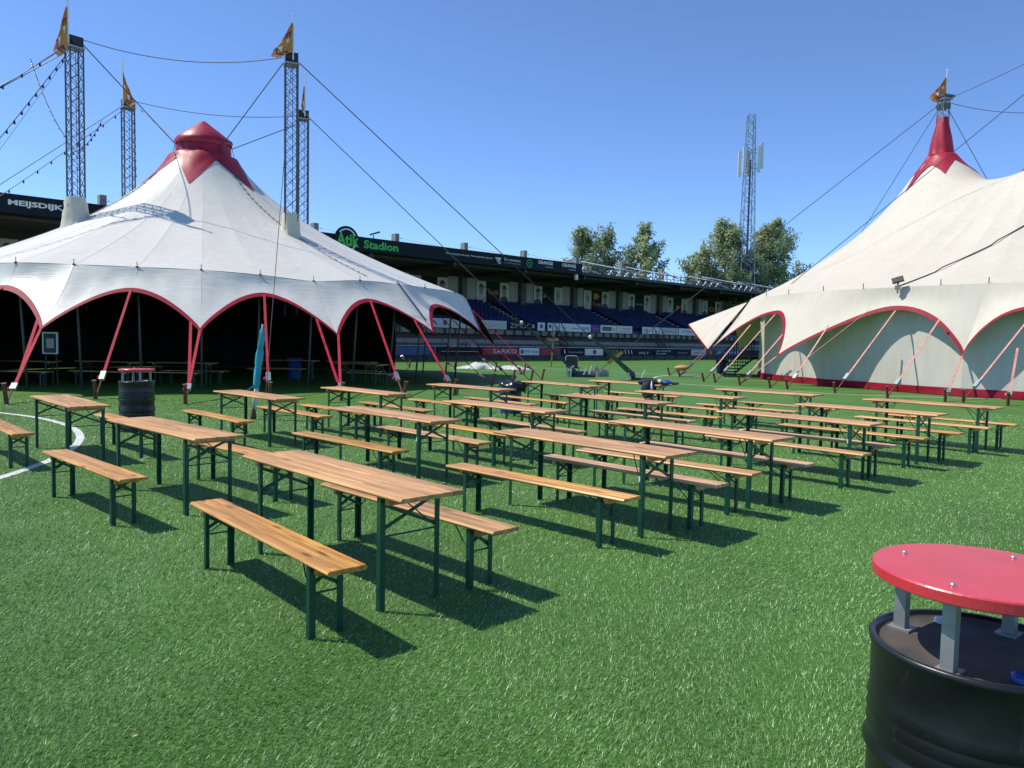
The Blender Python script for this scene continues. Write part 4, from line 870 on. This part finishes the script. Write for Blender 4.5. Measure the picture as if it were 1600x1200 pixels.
# black sheet standing in for interior shade at the open end beside the stairs
MB().grid([[(13.6, 41.3, z), (16.5, 40.0, z)] for z in (.0, 2, 4)]).build('interior_shade_sheet', M['lining'], tent2, False, CR)
for i, (x, y) in enumerate(ev[:11] + ev[11:20]):
    MB().tube([(x, y, ZE), (x, y, ZE + .22)], .016, 5).build('eave_pin', M['dark'], tent2, False, CR)
p2 = [(8.48, 40.79), (8.69, 39.24), (8.77, 34.62), (9.15, 34.07), (9.74, 32.33), (10.41, 30.51), (10.93, 30.03), (11.90, 27.88), (12.81, 25.81), (14.11, 24.64), (14.62, 24.51), (15.40, 23.49)]
sp = [((10.15, 39.2, 1.36), 0), ((11.5, 39.0, 3.3), 1), ((11.5, 36.9, 2.7), 2), ((12.2, 35.45, 3.2), 3), ((12.35, 34.0, 2.6), 4), ((11.53, 33.2, 1.25), 4), ((13.0, 31.4, 2.6), 6), ((14.0, 30.0, 3.2), 5), ((14.9, 29.7, 3.2), 7), ((15.5, 27.7, 2.8), 8), ((15.98, 27.0, 1.5), 9), ((17.65, 25.75, 3.1), 10), ((16.6, 25.0, 1.8), 11), ((10.15, 39.2, 1.4), 1)]
for a, i in sp: strap(tent2, CR, a, (p2[i][0], p2[i][1], .06), M['pstrap'], .07, True)
for i, q in enumerate(p2):
    dn = V((q[0] - CR.x, q[1] - CR.y, 0)).normalized(); stake(q, dn, 'short brown stake at the cream tent, %s counting from the stadium end' % ORD[i], 'stakes round the cream tent', .42)
top_mesh(MB().sphere((8.95, 40.0, .45), .42, 10, 6, .35), 'webbing_bundle', M['tan'], (8.95, 40, 0), 'flat yellowish webbing bundle hanging among the straps at the porch flap', 'bundle', None, True)
# masts with flags on the cream tent
for mi, (q, lb) in enumerate(zip(MR[:1], ['short lattice mast head above the tall red sleeve of the cream tent'])):
    t = empty('lattice_mast', (q.x, q.y, 0), lb, 'lattice mast', R(20), 'masts of the cream tent'); h = .2
    for sx, sy in ((-1, -1), (1, -1), (1, 1), (-1, 1)): MB().tube([(sx * h, sy * h, 11), (sx * h, sy * h, 14.7)], .035, 6).build('chord', M['steel'], t)
    for z in (13.75, 14.0, 14.3):
        for f in range(4):
            c_, s_ = math.cos(f * math.pi / 2), math.sin(f * math.pi / 2); MB().bar((-h * c_ + h * s_, -h * s_ - h * c_, z), (h * c_ + h * s_, h * s_ - h * c_, z + .25), .03).build('brace', M['steel'], t)
    MB().box(-.3, .3, -.3, .3, 14.62, 14.72).build('head_plate', M['steel'], t); MB().box(-.24, .24, -.24, .24, 14.2, 14.45).build('head_block', M['mast'], t); MB().box(-.36, .36, -.36, .36, 14.74, 14.86).build('head_plate', M['mast'], t)
flag(MR[0].x + .05, MR[0].y - .1, 14.85, [(1.05, -.05, 0), (.85, -.25, .05), (.6, -.4, -.04), (.35, -.55, .05), (.1, -.62, -.03), (-.1, -.45, 0)], 'gold flag with dark diamonds above the red sleeve of the cream tent', 1.25, .1)
mt1 = (22.2, 40.35, 14.6); mt2 = (25.9, 33.5, 16.2)
cable(mt1, (4.88, 42.94, .1), 'long guy cable from the cream tent mast down to the grass before the stand', 0, .022)
cable(mt1, (18.8, 54, .1), 'guy cable running steeply behind the cream roof slope', 0, .02)
cable(mt1, (23.95, 39.1, zroof2(23.95, 39.1)), 'short cable from the red sleeve mast down to the roof saddle', 0, .02)
cable(mt1, mt2, 'cable rising from the red sleeve mast out of the picture', .1, .02)
cable(mt1, (28.75, 42.15, 14.7), 'nearly level cable leading from the red sleeve mast', .25, .02)
cable(mt2, (8.75, 39.6, .1), 'long guy cable passing behind the red sleeve to the porch stakes', 0, .022)
t = empty('guy_tackle', (5.2, 42.9, 0), 'short tan rope tackle on the guy cable above the grass', 'guy tackle'); MB().bar(V((4.88, 42.94, .1)).lerp(V(mt1), .03), V((4.88, 42.94, .1)).lerp(V(mt1), .075), .2, .2).build('rope_coil', M['tan'], t, False, V((5.2, 42.9, 0)))
# floodlight and cable on the cream roof
t = empty('floodlight', (15.0, 29.85, 4.15), 'black floodlight clamped at the eave of the cream tent', 'floodlight', R(-30))
MB().bar((-.2, -.1, .16), (.2, -.1, .28), .1, .22, (0, .5, 1)).build('lamp_head', M['dark'], t); MB().bar((0, 0, -.3), (0, -.08, .15), .05).build('bracket', M['steel'], t); MB().box(-.09, .1, -.18, 0, -.16, .0).build('junction_box', M['conc'], t)
pts = []
for i in range(26):
    f = i / 25; x = 15.1 + (22.4 - 15.1) * f; y = 30.0 + (31.2 - 30.0) * f - 1.1 * math.sin(math.pi * f) * .2; pts.append((x, y, zroof2(x, y) + .03))
top_mesh(MB().tube(pts, .025, 5), 'power_cable', M['cable'], pts[0], 'dark power cable lying up the cream roof from the floodlight', 'cable')

# ---------------------------------------------------------------- beer tables and benches
def plank(L_, y0, y1, z0, z1, rl, rr_):
    c = .009; r = .012
    poly = [(y0 + (r if rl else .0015), z0)]
    poly = []
    if rl: poly += [(y0 + r, z0), (y0, z0 + r), (y0, z1 - r), (y0 + r, z1)]
    else: poly += [(y0 + .0012, z0), (y0 + .0012, z1 - .003), (y0 + .0042, z1)]
    if rr_: poly += [(y1 - r, z1), (y1, z1 - r), (y1, z0 + r), (y1 - r, z0)]
    else: poly += [(y1 - .0042, z1), (y1 - .0012, z1 - .003), (y1 - .0012, z0)]
    return MB().prism(poly, -L_ / 2, L_ / 2)
def make_set(name, L_, W_, H_, npl, wood, ins, zx0, zx1, zrod, label, catg, grp):
    t = empty(name, (0, 0, 0), label, catg, 0, grp); th = .029; z0 = H_ - th; pw = W_ / npl
    for i in range(npl): plank(L_, -W_ / 2 + i * pw, -W_ / 2 + (i + 1) * pw, z0, H_, i == 0, i == npl - 1).build('plank', M[wood], t)
    xl = L_ / 2 - ins; yl = W_ / 2 - .02
    for sx in (-1, 1):
        MB().box(sx * (xl + .075) - .022, sx * (xl + .075) + .022, -W_ / 2 + .03, W_ / 2 - .03, z0 - .042, z0 - .001).build('cleat', M[wood], t)
        for sy in (-1, 1):
            y = sy * yl
            MB().box(sx * xl - .02, sx * xl + .02, y - .002, y + .002, 0.0, z0 - .002).box(*sorted((sx * (xl + .016), sx * (xl + .02))), *sorted((y - sy * .002, y - sy * .038)), 0, z0 - .002).build('leg', M['green'], t)
        a, b = -yl + .01, yl - .01
        MB().bar((sx * xl - .024, a, zx0), (sx * xl - .024, b, zx1), .006, .024).build('brace', M['green'], t)
        MB().bar((sx * xl + .006, b, zx0), (sx * xl + .006, a, zx1), .006, .024).build('brace', M['green'], t)
        MB().tube([(sx * xl, -yl, zrod), (sx * xl, yl, zrod)], .006, 6).build('rod', M['green'], t)
        MB().tube([(sx * (xl - .01), -yl + .01, zx0 - .02), (sx * (xl - .26), -.02, z0 - .01)], .005, 5).tube([(sx * (xl - .01), yl - .01, zx0 - .02), (sx * (xl - .26), .02, z0 - .01)], .005, 5).build('folding_stay', M['green'], t)
        MB().box(sx * (xl - .26) - .03, sx * (xl - .26) + .03, -W_ * .28, W_ * .28, z0 - .014, z0 - .001).build('hinge_plate', M['green'], t)
    return t
TB = {'T1': (-6.28, 10.71, -46.3), 'T2': (-3.56, 7.90, -42.9), 'T3': (-1.23, 5.48, -46.4), 'T4': (-4.20, 12.48, -44.6), 'T5': (-2.72, 13.93, -45.1), 'T6': (-1.55, 9.78, -44.7), 'T7': (-.87, 15.66, -43.6), 'T8': (-.14, 11.28, -45.6), 'T9': (.75, 7.43, -46.5), 'T10': (2.12, 8.71, -48.1), 'T11': (1.78, 13.13, -47.4), 'T12': (1.12, 17.43, -47.7), 'T13': (2.86, 18.47, -48.4), 'T14': (3.42, 14.66, -45.9), 'T15': (5.35, 15.89, -46.4), 'T16': (3.92, 10.42, -47.2), 'T17': (5.65, 12.01, -47.6), 'T18': (7.49, 13.54, -48.9)}
BE = {'B1': (-6.82, 10.14, -45.5), 'B2': (-4.10, 7.35, -43.2), 'B3': (-1.61, 4.95, -48.8), 'B4': (-.79, 5.84, -45.5), 'B5': (-3.01, 8.44, -41.4), 'B6': (-5.66, 11.11, -44.8), 'B7': (-4.68, 11.95, -45.9), 'B8': (-3.74, 12.90, -45.8), 'B9': (-3.14, 13.46, -46.2), 'B10': (-2.03, 9.30, -44.4), 'B11': (-1.08, 10.15, -45.7), 'B12': (-1.35, 15.18, -47.8), 'B13': (-2.20, 14.24, -47.5), 'B14': (-.26, 15.99, -49.2), 'B15': (.52, 16.59, -51.3), 'B16': (.29, 11.55, -49.3), 'B17': (-.74, 11.01, -46.4), 'B18': (.22, 6.95, -44.1), 'B19': (1.17, 7.65, -46.1), 'B20': (1.66, 8.26, -43.0), 'B21': (2.49, 8.95, -46.8), 'B22': (3.54, 9.85, -48.3), 'B23': (4.26, 10.65, -48.4), 'B24': (1.02, 12.75, -46.4), 'B25': (2.26, 13.30, -47.3), 'B26': (2.90, 14.00, -46.1), 'B27': (4.02, 14.92, -47.0), 'B28': (1.60, 17.45, -46.4), 'B29': (2.36, 17.98, -47.0), 'B30': (3.26, 18.97, -45.3), 'B31': (4.81, 15.51, -45.4), 'B32': (5.92, 16.30, -46.8), 'B33': (5.17, 11.54, -47.9), 'B34': (7.12, 13.18, -50.2), 'B35': (6.09, 12.27, -47.0), 'B36': (7.97, 13.81, -48.9)}
LINES = {'front': ['T3', 'T9', 'T10', 'T16', 'T17', 'T18'], 'middle': ['T2', 'T6', 'T8', 'T11', 'T14', 'T15'], 'rear': ['T1', 'T4', 'T5', 'T7', 'T12', 'T13']}
BOF = {'T3': ('B3', 'B4'), 'T9': ('B18', 'B19'), 'T10': ('B20', 'B21'), 'T16': ('B22', 'B23'), 'T17': ('B33', 'B35'), 'T18': ('B34', 'B36'), 'T2': ('B2', 'B5'), 'T6': ('B10', 'B11'), 'T8': ('B17', 'B16'), 'T11': ('B24', 'B25'), 'T14': ('B26', 'B27'), 'T15': ('B31', 'B32'), 'T1': ('B1', 'B6'), 'T4': ('B7', 'B8'), 'T5': ('B9', 'B13'), 'T7': ('B12', 'B14'), 'T12': ('B15', 'B28'), 'T13': ('B29', 'B30')}
o6 = ['first', 'second', 'third', 'fourth', 'fifth', 'last']
TH, BH = .763, .459
pt = make_set('beer_table', 2.2, .506, TH, 5, 'wood_t', .261, .50, .69, .475, 'x', 'beer table', 'wooden beer tables on green folding legs')
pb = {w_: make_set('beer_bench', 2.2, .25, BH, 3, w_, .268, .29, .40, .26, 'x', 'bench', 'wooden benches on green folding legs') for w_ in ('wood_b', 'wood_g', 'wood_t')}
used = set(); placed = {}
GREYB = {'B19', 'B21', 'B23', 'B25'}; TANB = {'B4', 'B16', 'B20', 'B11', 'B22', 'B34'}
def put(proto, key, x, y, yaw, label):
    if key not in used: used.add(key); o = proto
    else: o = copy_tree(proto)
    o.location = (x, y, 0); o.rotation_euler = (0, 0, R(yaw)); o['label'] = label; return o
for ln, ids in LINES.items():
    for k, tid in enumerate(ids):
        ex = {'T3': ', closest to the open grass', 'T13': ', with dark jackets on its end', 'T1': ', beside the white circle line', 'T4': ', next to the turquoise parasol'}.get(tid, '')
        placed[tid] = put(pt, 't', *TB[tid], 'tan beer table, %s of the %s line%s' % (o6[k], ln, ex if ex else ' counting toward the cream tent'))
        for b, side in zip(BOF[tid], ('open', 'stadium')):
            g_ = b in GREYB; w_ = 'wood_g' if g_ else ('wood_t' if b in TANB else 'wood_b')
            placed[b] = put(pb[w_], 'bench' + w_, *BE[b], '%s bench on the %s side of the %s table in the %s line' % ('pale weathered' if g_ else ('plain tan' if b in TANB else 'orange varnished'), side, o6[k], ln))
for tid in ('T9', 'T6', 'T8', 'T16'):   # white stickers on the near legs
    MB().box(.815, .83, -.2335, -.2355, .50, .55).build('sticker', M['white_sticker'], placed[tid])
# tables and benches in the shade of the white tent
ti = [(-15.9, 24.6, 5), (-13.6, 25.6, -8), (-11.2, 25.8, 4), (-5.6, 28.2, -30), (-6.4, 30.2, -25), (-8.9, 30.5, 10)]
for k, (x, y, a) in enumerate(ti): o = copy_tree(pt); o.location = (x, y, 0); o.rotation_euler = (0, 0, R(a)); o['label'] = 'shaded beer table inside the white tent, %s counting from the circle side' % ORD[k]; o['group'] = 'tables inside the white tent'
for k, (x, y, a) in enumerate([(-15.7, 23.9, 5), (-13.5, 24.9, -8), (-11.4, 25.1, 4), (-11.1, 26.6, 4), (-5.1, 27.4, -30), (-5.9, 29.4, -25), (-9.2, 29.6, 10)]):
    o = copy_tree(pb['wood_g']); o.location = (x, y, 0); o.rotation_euler = (0, 0, R(a)); o['label'] = 'shaded bench inside the white tent, %s counting from the circle side' % ORD[k]; o['group'] = 'benches inside the white tent'
# jackets over a table end
jk = empty('jackets', (3.5, 17.65, TH), 'dark navy jackets heaped and hanging over a far table end', 'jackets')
def cloth_blob(c, sx, sy, sz, seed, m_, nm):
    r_ = np.random.default_rng(seed); ph = r_.random(6) * 6; P = []
    for i in range(11):
        t = math.pi * i / 10
        P.append([(c[0] + sx * math.sin(t) * math.cos(a) * (1 + .22 * math.sin(3 * a + ph[0]) + .12 * math.sin(5 * a + 4 * t + ph[1])), c[1] + sy * math.sin(t) * math.sin(a) * (1 + .2 * math.sin(2 * a + ph[2])), c[2] - sz * math.cos(t) * (1 + .25 * math.sin(2 * a + ph[3] + t))) for a in [2 * math.pi * k / 16 for k in range(16)]])
    MB().grid(P, True).build(nm, m_, jk, True)
cloth_blob((-.28, .12, .05), .26, .17, .07, 1, M['denim'], 'jacket'); cloth_blob((-.36, -.10, -.10), .16, .07, .20, 2, M['denim'], 'jacket_sleeve'); cloth_blob((.08, .0, .05), .14, .15, .055, 3, M['cobalt'], 'jacket'); cloth_blob((.30, .05, .03), .09, .10, .03, 8, M['denim'], 'jacket_cuff'); cloth_blob((-.06, .0, .08), .05, .11, .04, 4, M['offwhite'], 'jacket_lining'); cloth_blob((-.28, -.15, -.05), .03, .04, .12, 5, M['wht'], 'jacket_stripe')

# ---------------------------------------------------------------- drum tables
def drum_table(x, y, rz, label):
    t = empty('drum_table', (x, y, 0), label, 'drum table', rz, 'oil drums with red round tops'); Rr = .287
    prof = [(.0, .0), (Rr, .0), (Rr + .008, .01), (Rr, .03)]
    for z in (.22, .26, .30): prof += [(Rr, z - .016), (Rr + .006, z), (Rr, z + .016)]
    prof += [(Rr, .345), (Rr + .013, .365), (Rr + .013, .375), (Rr, .395), (Rr, .53), (Rr + .013, .55), (Rr + .013, .56), (Rr, .58)]
    for z in (.615, .655, .695): prof += [(Rr, z - .018), (Rr + .006, z), (Rr, z + .018)]
    prof += [(Rr, .85), (Rr + .006, .862), (Rr + .008, .874), (Rr + .002, .882), (Rr - .010, .880), (Rr - .013, .866)]
    MB().lathe(prof, 72).build('drum_body', M['black'], t, True)
    MB().lathe([(Rr - .013, .867), (Rr - .016, .862), (Rr - .05, .858), (.0, .858)], 64).build('drum_lid', M['blacktop'], t, True)
    MB().lathe([(.0, 1.062), (.288, 1.062), (.294, 1.066), (.294, 1.094), (.290, 1.098), (.0, 1.098)], 80).build('red_tabletop', M['redtop'], t)
    for k in range(4):
        a = R(90 * k); px, py = .225 * math.cos(a), .225 * math.sin(a); Mx = Matrix.Rotation(a, 3, 'Z')
        mb = MB()
        for (x0, x1, y0, y1) in ((-.017, .017, -.017, .017),):
            vs = [Mx @ V((xx, yy, 0)) for xx, yy in ((x0, y0), (x1, y0), (x1, y1), (x0, y1))]; mb.add([(v.x + px, v.y + py, z) for z in (.866, 1.062) for v in vs], [(0, 1, 2, 3), (4, 5, 6, 7), (0, 1, 5, 4), (1, 2, 6, 5), (2, 3, 7, 6), (3, 0, 4, 7)])
        po = mb.build('post', M['galv'], t)
        vs = [Mx @ V((xx, yy, 0)) for xx, yy in ((-.035, -.03), (.03, -.03), (.03, .03), (-.035, .03))]; MB().add([(v.x + px, v.y + py, z) for z in (.8585, .866) for v in vs], [(0, 1, 2, 3), (4, 5, 6, 7), (0, 1, 5, 4), (1, 2, 6, 5), (2, 3, 7, 6), (3, 0, 4, 7)]).build('base_plate', M['galv'], po)
        MB().lathe([(.009, 1.0985), (.009, 1.101), (.006, 1.104), (0, 1.105)], 12, (px, py, 0)).build('screw', M['screw'], t, True)
    MB().lathe([(.026, .8585), (.026, .868), (.02, .872), (0, .872)], 20, (.165, .165, 0)).build('bung_cap', M['bung'], t, True)
    MB().lathe([(.036, .8585), (.036, .872), (.028, .876), (.024, .868), (0, .868)], 24, (-.118, -.15, 0)).build('bung_ring', M['blue'], t, True)
    return t
dt = drum_table(1.372, 2.15, R(39), 'black oil drum with red round tabletop standing close by on open grass')
d2_ = copy_tree(dt); d2_.location = (-6.64, 13.4, 0); d2_.rotation_euler = (0, 0, R(40)); d2_['label'] = 'black oil drum with red round tabletop standing before the tent behind beer tables'

# ---------------------------------------------------------------- small things on the pitch
def bin_(x, y, label, r=.27, h=.62, bag=True, grp='blue bins'):
    t = empty('blue_bin', (x, y, 0), label, 'bin', 0, grp)
    MB().lathe([(0, 0), (r * .88, 0), (r * .9, .02), (r, h), (r + .02, h + .01), (r + .02, h + .03), (r - .02, h + .03), (r - .03, h - .02), (r * .8, .05), (0, .05)], 28).build('bin_body', M['blue'], t, True)
    if bag:
        P = []
        for (z, q) in ((h - .12, r + .03), (h - .02, r + .07), (h + .06, r + .07), (h + .13, r * .85), (h + .10, r * .4), (h + .08, .01)): P.append([(q * (1 + .09 * math.sin(5 * a + z * 30)) * math.cos(a) + (.05 if q > r else 0), q * (1 + .08 * math.sin(7 * a)) * math.sin(a), z + .03 * math.sin(4 * a + z * 9)) for a in [2 * math.pi * k / 28 for k in range(28)]])
        MB().grid(P, True).build('bin_bag', M['bag'], t, True)
bin_(-.03, 18.05, 'blue bin lined with a black bag among the far tables')
bin_(-8.9, 31.0, 'blue bin standing in the dark of the white tent', .28, .8, False)
bin_(12.5, 45.4, 'blue bin beside the dark stairs at the cream tent', .3, .7)
# furled parasol
pa = empty('furled_parasol', (-5.32, 15.59, 0), 'furled turquoise parasol tied on its pole behind the tables', 'parasol'); P = []
lean = lambda z: .095 * z
for (z, r_) in ((.62, .035), (.68, .06), (.8, .068), (1.0, .07), (1.12, .06), (1.15, .07), (1.35, .072), (1.48, .052), (1.52, .062), (1.7, .052), (1.84, .042), (1.88, .015)):
    P.append([(lean(z) + r_ * (1 + .22 * math.sin(3 * a + z * 4)) * math.cos(a), r_ * (1 + .2 * math.sin(4 * a + z * 3)) * math.sin(a), z) for a in [2 * math.pi * k / 18 for k in range(18)]])
MB().grid(P, True).build('furled_cloth', M['teal'], pa, True)
MB().bar((lean(.7), -.06, .72), (-.10, -.1, .6), .06, .03).build('loose_tie', M['teal'], pa); MB().tube([(0, 0, .0), (lean(1.95), 0, 1.96)], .019, 8).build('parasol_pole', M['wht'], pa)
MB().tube([(.0, 0, .22), (.03, 0, .4), (.06, 0, .66)], [.03, .045, .04], 10).build('pole_cover', M['offwhite'], pa, True); MB().tube([(.06, -.02, .2), (.09, -.02, .64)], [.025, .03], 8).build('pole_cover', M['wht'], pa, True)
MB().lathe([(0, 0), (.06, 0), (.055, .08), (.04, .2), (.02, .24), (0, .24)], 14).build('parasol_foot', M['brownsign'], pa, True)
# signpost
sgn = empty('signpost', (2.6, 51.0, 0), 'leaning wooden signpost with small brown board reading TOILET', 'sign')
MB().bar((0, 0, 0), (.16, 0, 2.45), .09).build('sign_post', M['tan'], sgn); sb = MB().box(-.38, .52, -.11, -.06, 1.62, 1.98).build('sign_board', M['brownsign'], sgn)
text('TOILET', 'sign_lettering', M['wht'], sgn, -.3, .28, 1.7, 1.88, -.112); MB().prism([(.32, 1.74), (.46, 1.82), (.32, 1.9)], -.122, -.113, 'y').build('sign_arrow', M['wht'], sgn)
# camping chair, crate and weights
ch = empty('camping_chair', (3.05, 38.3, 0), 'black canvas chair with pale tube frame by the green tackle', 'chair', R(10))
MB().box(-.3, .3, .2, .25, .42, .95).build('backrest', M['bag'], ch); MB().box(-.28, .28, -.22, .2, .38, .44).build('seat', M['bag'], ch)
MB().tube([(-.32, .24, .4), (-.32, .24, .93), (-.24, .24, 1.0), (.24, .24, 1.0), (.32, .24, .93), (.32, .24, .4)], .018, 6).build('back_frame', M['wht'], ch)
for sx in (-1, 1):
    MB().tube([(sx * .3, -.22, .42), (sx * .3, .28, 0)], .016, 6).build('leg', M['steel'], ch); MB().tube([(sx * .3, .24, .42), (sx * .3, -.26, 0)], .016, 6).build('leg', M['steel'], ch)
ct = empty('tool_crate', (3.25, 37.3, 0), 'low dark teal crate with pale handles under the slanting tackle', 'crate', R(8))
MB().box(-.5, .42, -.25, .25, 0, .28).build('crate_body', mat('teal_crate', (.015, .10, .10), .6, 0, .2, 5), ct)
for x in (-.42, .5): MB().bar((x, -.2, .1), (x + .14, -.2, .55), .06).build('crate_handle', M['wht'], ct)
wt = empty('anchor_weights', (4.3, 37.9, 0), 'cluster of pale steel anchor weights on the grass beside the crate', 'weights')
for k, (x, y, h) in enumerate(((-.4, 0, .3), (-.1, .1, .45), (.2, 0, .35), (.0, -.2, .25), (.4, .1, .28))): MB().tube([(x, y, 0), (x, y, h)], .14, 10).tube([(x, y, h), (x, y, h + .08)], .05, 8).build('weight', M['galv'], wt)
# white tarpaulin heap
P = []
for i in range(25):
    f = i / 24; x = -3.6 + 4.6 * f; hgt = .05 + .30 * math.exp(-((f - .36) / .16) ** 2) + .16 * math.exp(-((f - .78) / .14) ** 2); row = []
    for j in range(11):
        q = j / 10 * 2 - 1; row.append((x + .15 * math.sin(j * 1.7 + i * .5), 45.2 + q * (.75 + .2 * math.sin(i)), max(.005, hgt * (1 - q * q) * (1 + .25 * math.sin(i * 1.9 + j * 1.3)))))
    P.append(row)
top_mesh(MB().grid(P), 'folded_tarpaulin', M['tarp'], (-1.3, 45.2, 0), 'crumpled white tarpaulin lying on the pitch behind the red straps', 'tarpaulin', None, True)
# dark stairs at the cream tent
sr = empty('entrance_stairs', (12.8, 44.6, 0), 'dark entrance stairs with railing beside the cream tent wall', 'stairs', R(-60))
for k in range(5): MB().box(-.3 + k * .28, k * .28, -.7, .7, .2 * k + .1, .2 * k + .15).build('stair_tread', M['dark'], sr)
for y in (-.7, .7):
    MB().bar((-.3, y, .05), (1.2, y, 1.0), .08).build('stringer', M['dark'], sr); MB().bar((-.3, y, 1.0), (1.2, y, 2.0), .05).build('handrail', M['dark'], sr)
    for k in range(8): MB().bar((-.3 + k * .2, y, .05 + k * .13), (-.3 + k * .2, y, 1.0 + k * .13), .035).build('baluster', M['dark'], sr)
MB().box(1.1, 2.4, -.8, .8, .95, 1.05).build('landing', M['dark'], sr)
# framed notice inside the tent
fr = empty('notice_frame', (-14.55, 23.9, 0), 'pale framed notice standing in the dark of the white tent', 'notice')
MB().box(-.2, .2, -.015, .015, 1.05, 1.66).build('notice_sheet', M['pdark'], fr)
for (x0, x1, z0, z1) in ((-.24, -.2, 1.02, 1.7), (.2, .24, 1.02, 1.7), (-.2, .2, 1.66, 1.7), (-.2, .2, 1.02, 1.05)): MB().box(x0, x1, -.03, .02, z0, z1).build('frame_bar', M['wht'], fr)
for x in (-.2, .2): MB().bar((x, .05, 0), (x * .8, .03, 1.04), .03).build('stand_leg', M['dark'], fr)
MB().box(-.12, .12, -.02, -.016, 1.2, 1.5).build('notice_print', M['grey'], fr)
# dropped leaf on the grass
top_mesh(MB().add([(-1.58 + x, 3.12 + y, z) for x, y, z in ((0, 0, .027), (.012, -.008, .031), (.024, .004, .033), (.012, .016, .027), (.002, .014, .037))], [(0, 1, 2), (0, 2, 3), (0, 3, 4)]), 'fallen_leaf', mat('dry_leaf', (.6, .42, .26), .8), (-1.58, 3.12, 0), 'tiny dry beige leaf lying alone on the open grass', 'leaf')

# ---------------------------------------------------------------- turf blades near the viewer
def blades(N):
    Y = np.linspace(1.0, 20, 4000); wdt = .85 * Y + 1.2; dens = Y ** -1.75; c = np.cumsum(wdt * dens); c /= c[-1]
    y = np.interp(rng.random(N), c, Y) ; x = (rng.random(N) * 2 - 1) * (.85 * y + 1.2)
    h = rng.uniform(.012, .026, N); wv = rng.uniform(.0013, .0024, N) * (1 + y / 5)
    a = rng.random(N) * 2 * np.pi; ln = rng.uniform(.4, 1.5, N) * h; la = .85 + .7 * np.sin(1.3 * x + .8 * y) * np.sin(.9 * y - .5 * x + 1) + .35 * np.sin(4.1 * x - 2.7 * y) + rng.normal(0, .55, N)
    b0 = np.stack([x - np.cos(a) * wv / 2, y - np.sin(a) * wv / 2, np.full(N, -.001)], 1); b1 = np.stack([x + np.cos(a) * wv / 2, y + np.sin(a) * wv / 2, np.full(N, -.001)], 1)
    tp = np.stack([x + np.cos(la) * ln, y + np.sin(la) * ln, h], 1)
    vs = np.stack([b0, b1, tp], 1).reshape(-1, 3)
    me = bpy.data.meshes.new('grass'); me.vertices.add(3 * N); me.vertices.foreach_set('co', vs.ravel()); me.loops.add(3 * N); me.loops.foreach_set('vertex_index', np.arange(3 * N))
    me.polygons.add(N); me.polygons.foreach_set('loop_start', np.arange(N) * 3); me.update(calc_edges=True)
    tone = np.clip(rng.normal(.44, .24, N) + (rng.random(N) < .05) * .5, 0, 1); dr = np.hypot(x - CC[0], y - CC[1]); on = np.abs(dr - CRAD) < CW / 2
    tone = np.where(on, 2.0, tone)
    at = me.attributes.new('tone', 'FLOAT', 'FACE'); at.data.foreach_set('value', tone)
    m_ = bpy.data.materials.new('turf_blades'); m_.use_nodes = True; n = m_.node_tree.nodes; l = m_.node_tree.links; b = n['Principled BSDF']
    b.inputs['Roughness'].default_value = .42; b.inputs['Specular IOR Level'].default_value = .38
    an = n.new('ShaderNodeAttribute'); an.attribute_name = 'tone'; cr = n.new('ShaderNodeValToRGB'); e = cr.color_ramp.elements
    e[0].color = (.030, .100, .012, 1); e[1].color = (.52, .66, .34, 1); q = e.new(.62); q.color = (.094, .245, .034, 1)
    l.new(an.outputs['Fac'], cr.inputs[0]); gt = n.new('ShaderNodeMath'); gt.operation = 'GREATER_THAN'; gt.inputs[1].default_value = 1.5; l.new(an.outputs['Fac'], gt.inputs[0])
    tc = n.new('ShaderNodeTexCoord'); g_ = n.new('ShaderNodeTexNoise'); g_.inputs['Scale'].default_value = .9; g_.inputs['Detail'].default_value = 4; l.new(tc.outputs['Object'], g_.inputs['Vector'])
    k_ = n.new('ShaderNodeTexNoise'); k_.inputs['Scale'].default_value = 70; k_.inputs['Detail'].default_value = 2; l.new(tc.outputs['Object'], k_.inputs['Vector'])
    k2 = n.new('ShaderNodeMapRange'); k2.inputs[1].default_value = .32; k2.inputs[2].default_value = .68; k2.inputs[3].default_value = .40; k2.inputs[4].default_value = 1.72; l.new(k_.outputs[0], k2.inputs[0])
    mr = n.new('ShaderNodeMapRange'); mr.inputs[1].default_value = .3; mr.inputs[2].default_value = .7; mr.inputs[3].default_value = .76; mr.inputs[4].default_value = 1.26; l.new(g_.outputs[0], mr.inputs[0])
    hs = n.new('ShaderNodeHueSaturation'); kk = n.new('ShaderNodeMath'); kk.operation = 'MULTIPLY'; l.new(mr.outputs[0], kk.inputs[0]); l.new(k2.outputs[0], kk.inputs[1]); l.new(cr.outputs[0], hs.inputs['Color']); l.new(kk.outputs[0], hs.inputs['Value'])
    mx = n.new('ShaderNodeMix'); mx.data_type = 'RGBA'; l.new(gt.outputs[0], mx.inputs[0]); l.new(hs.outputs[0], mx.inputs[6]); mx.inputs[7].default_value = (.66, .7, .66, 1); l.new(mx.outputs[2], b.inputs['Base Color'])
    me.materials.append(m_); o = bpy.data.objects.new('grass', me); COL.objects.link(o); tag(o, 'short green artificial grass blades', kind='stuff')
blades(1000000)
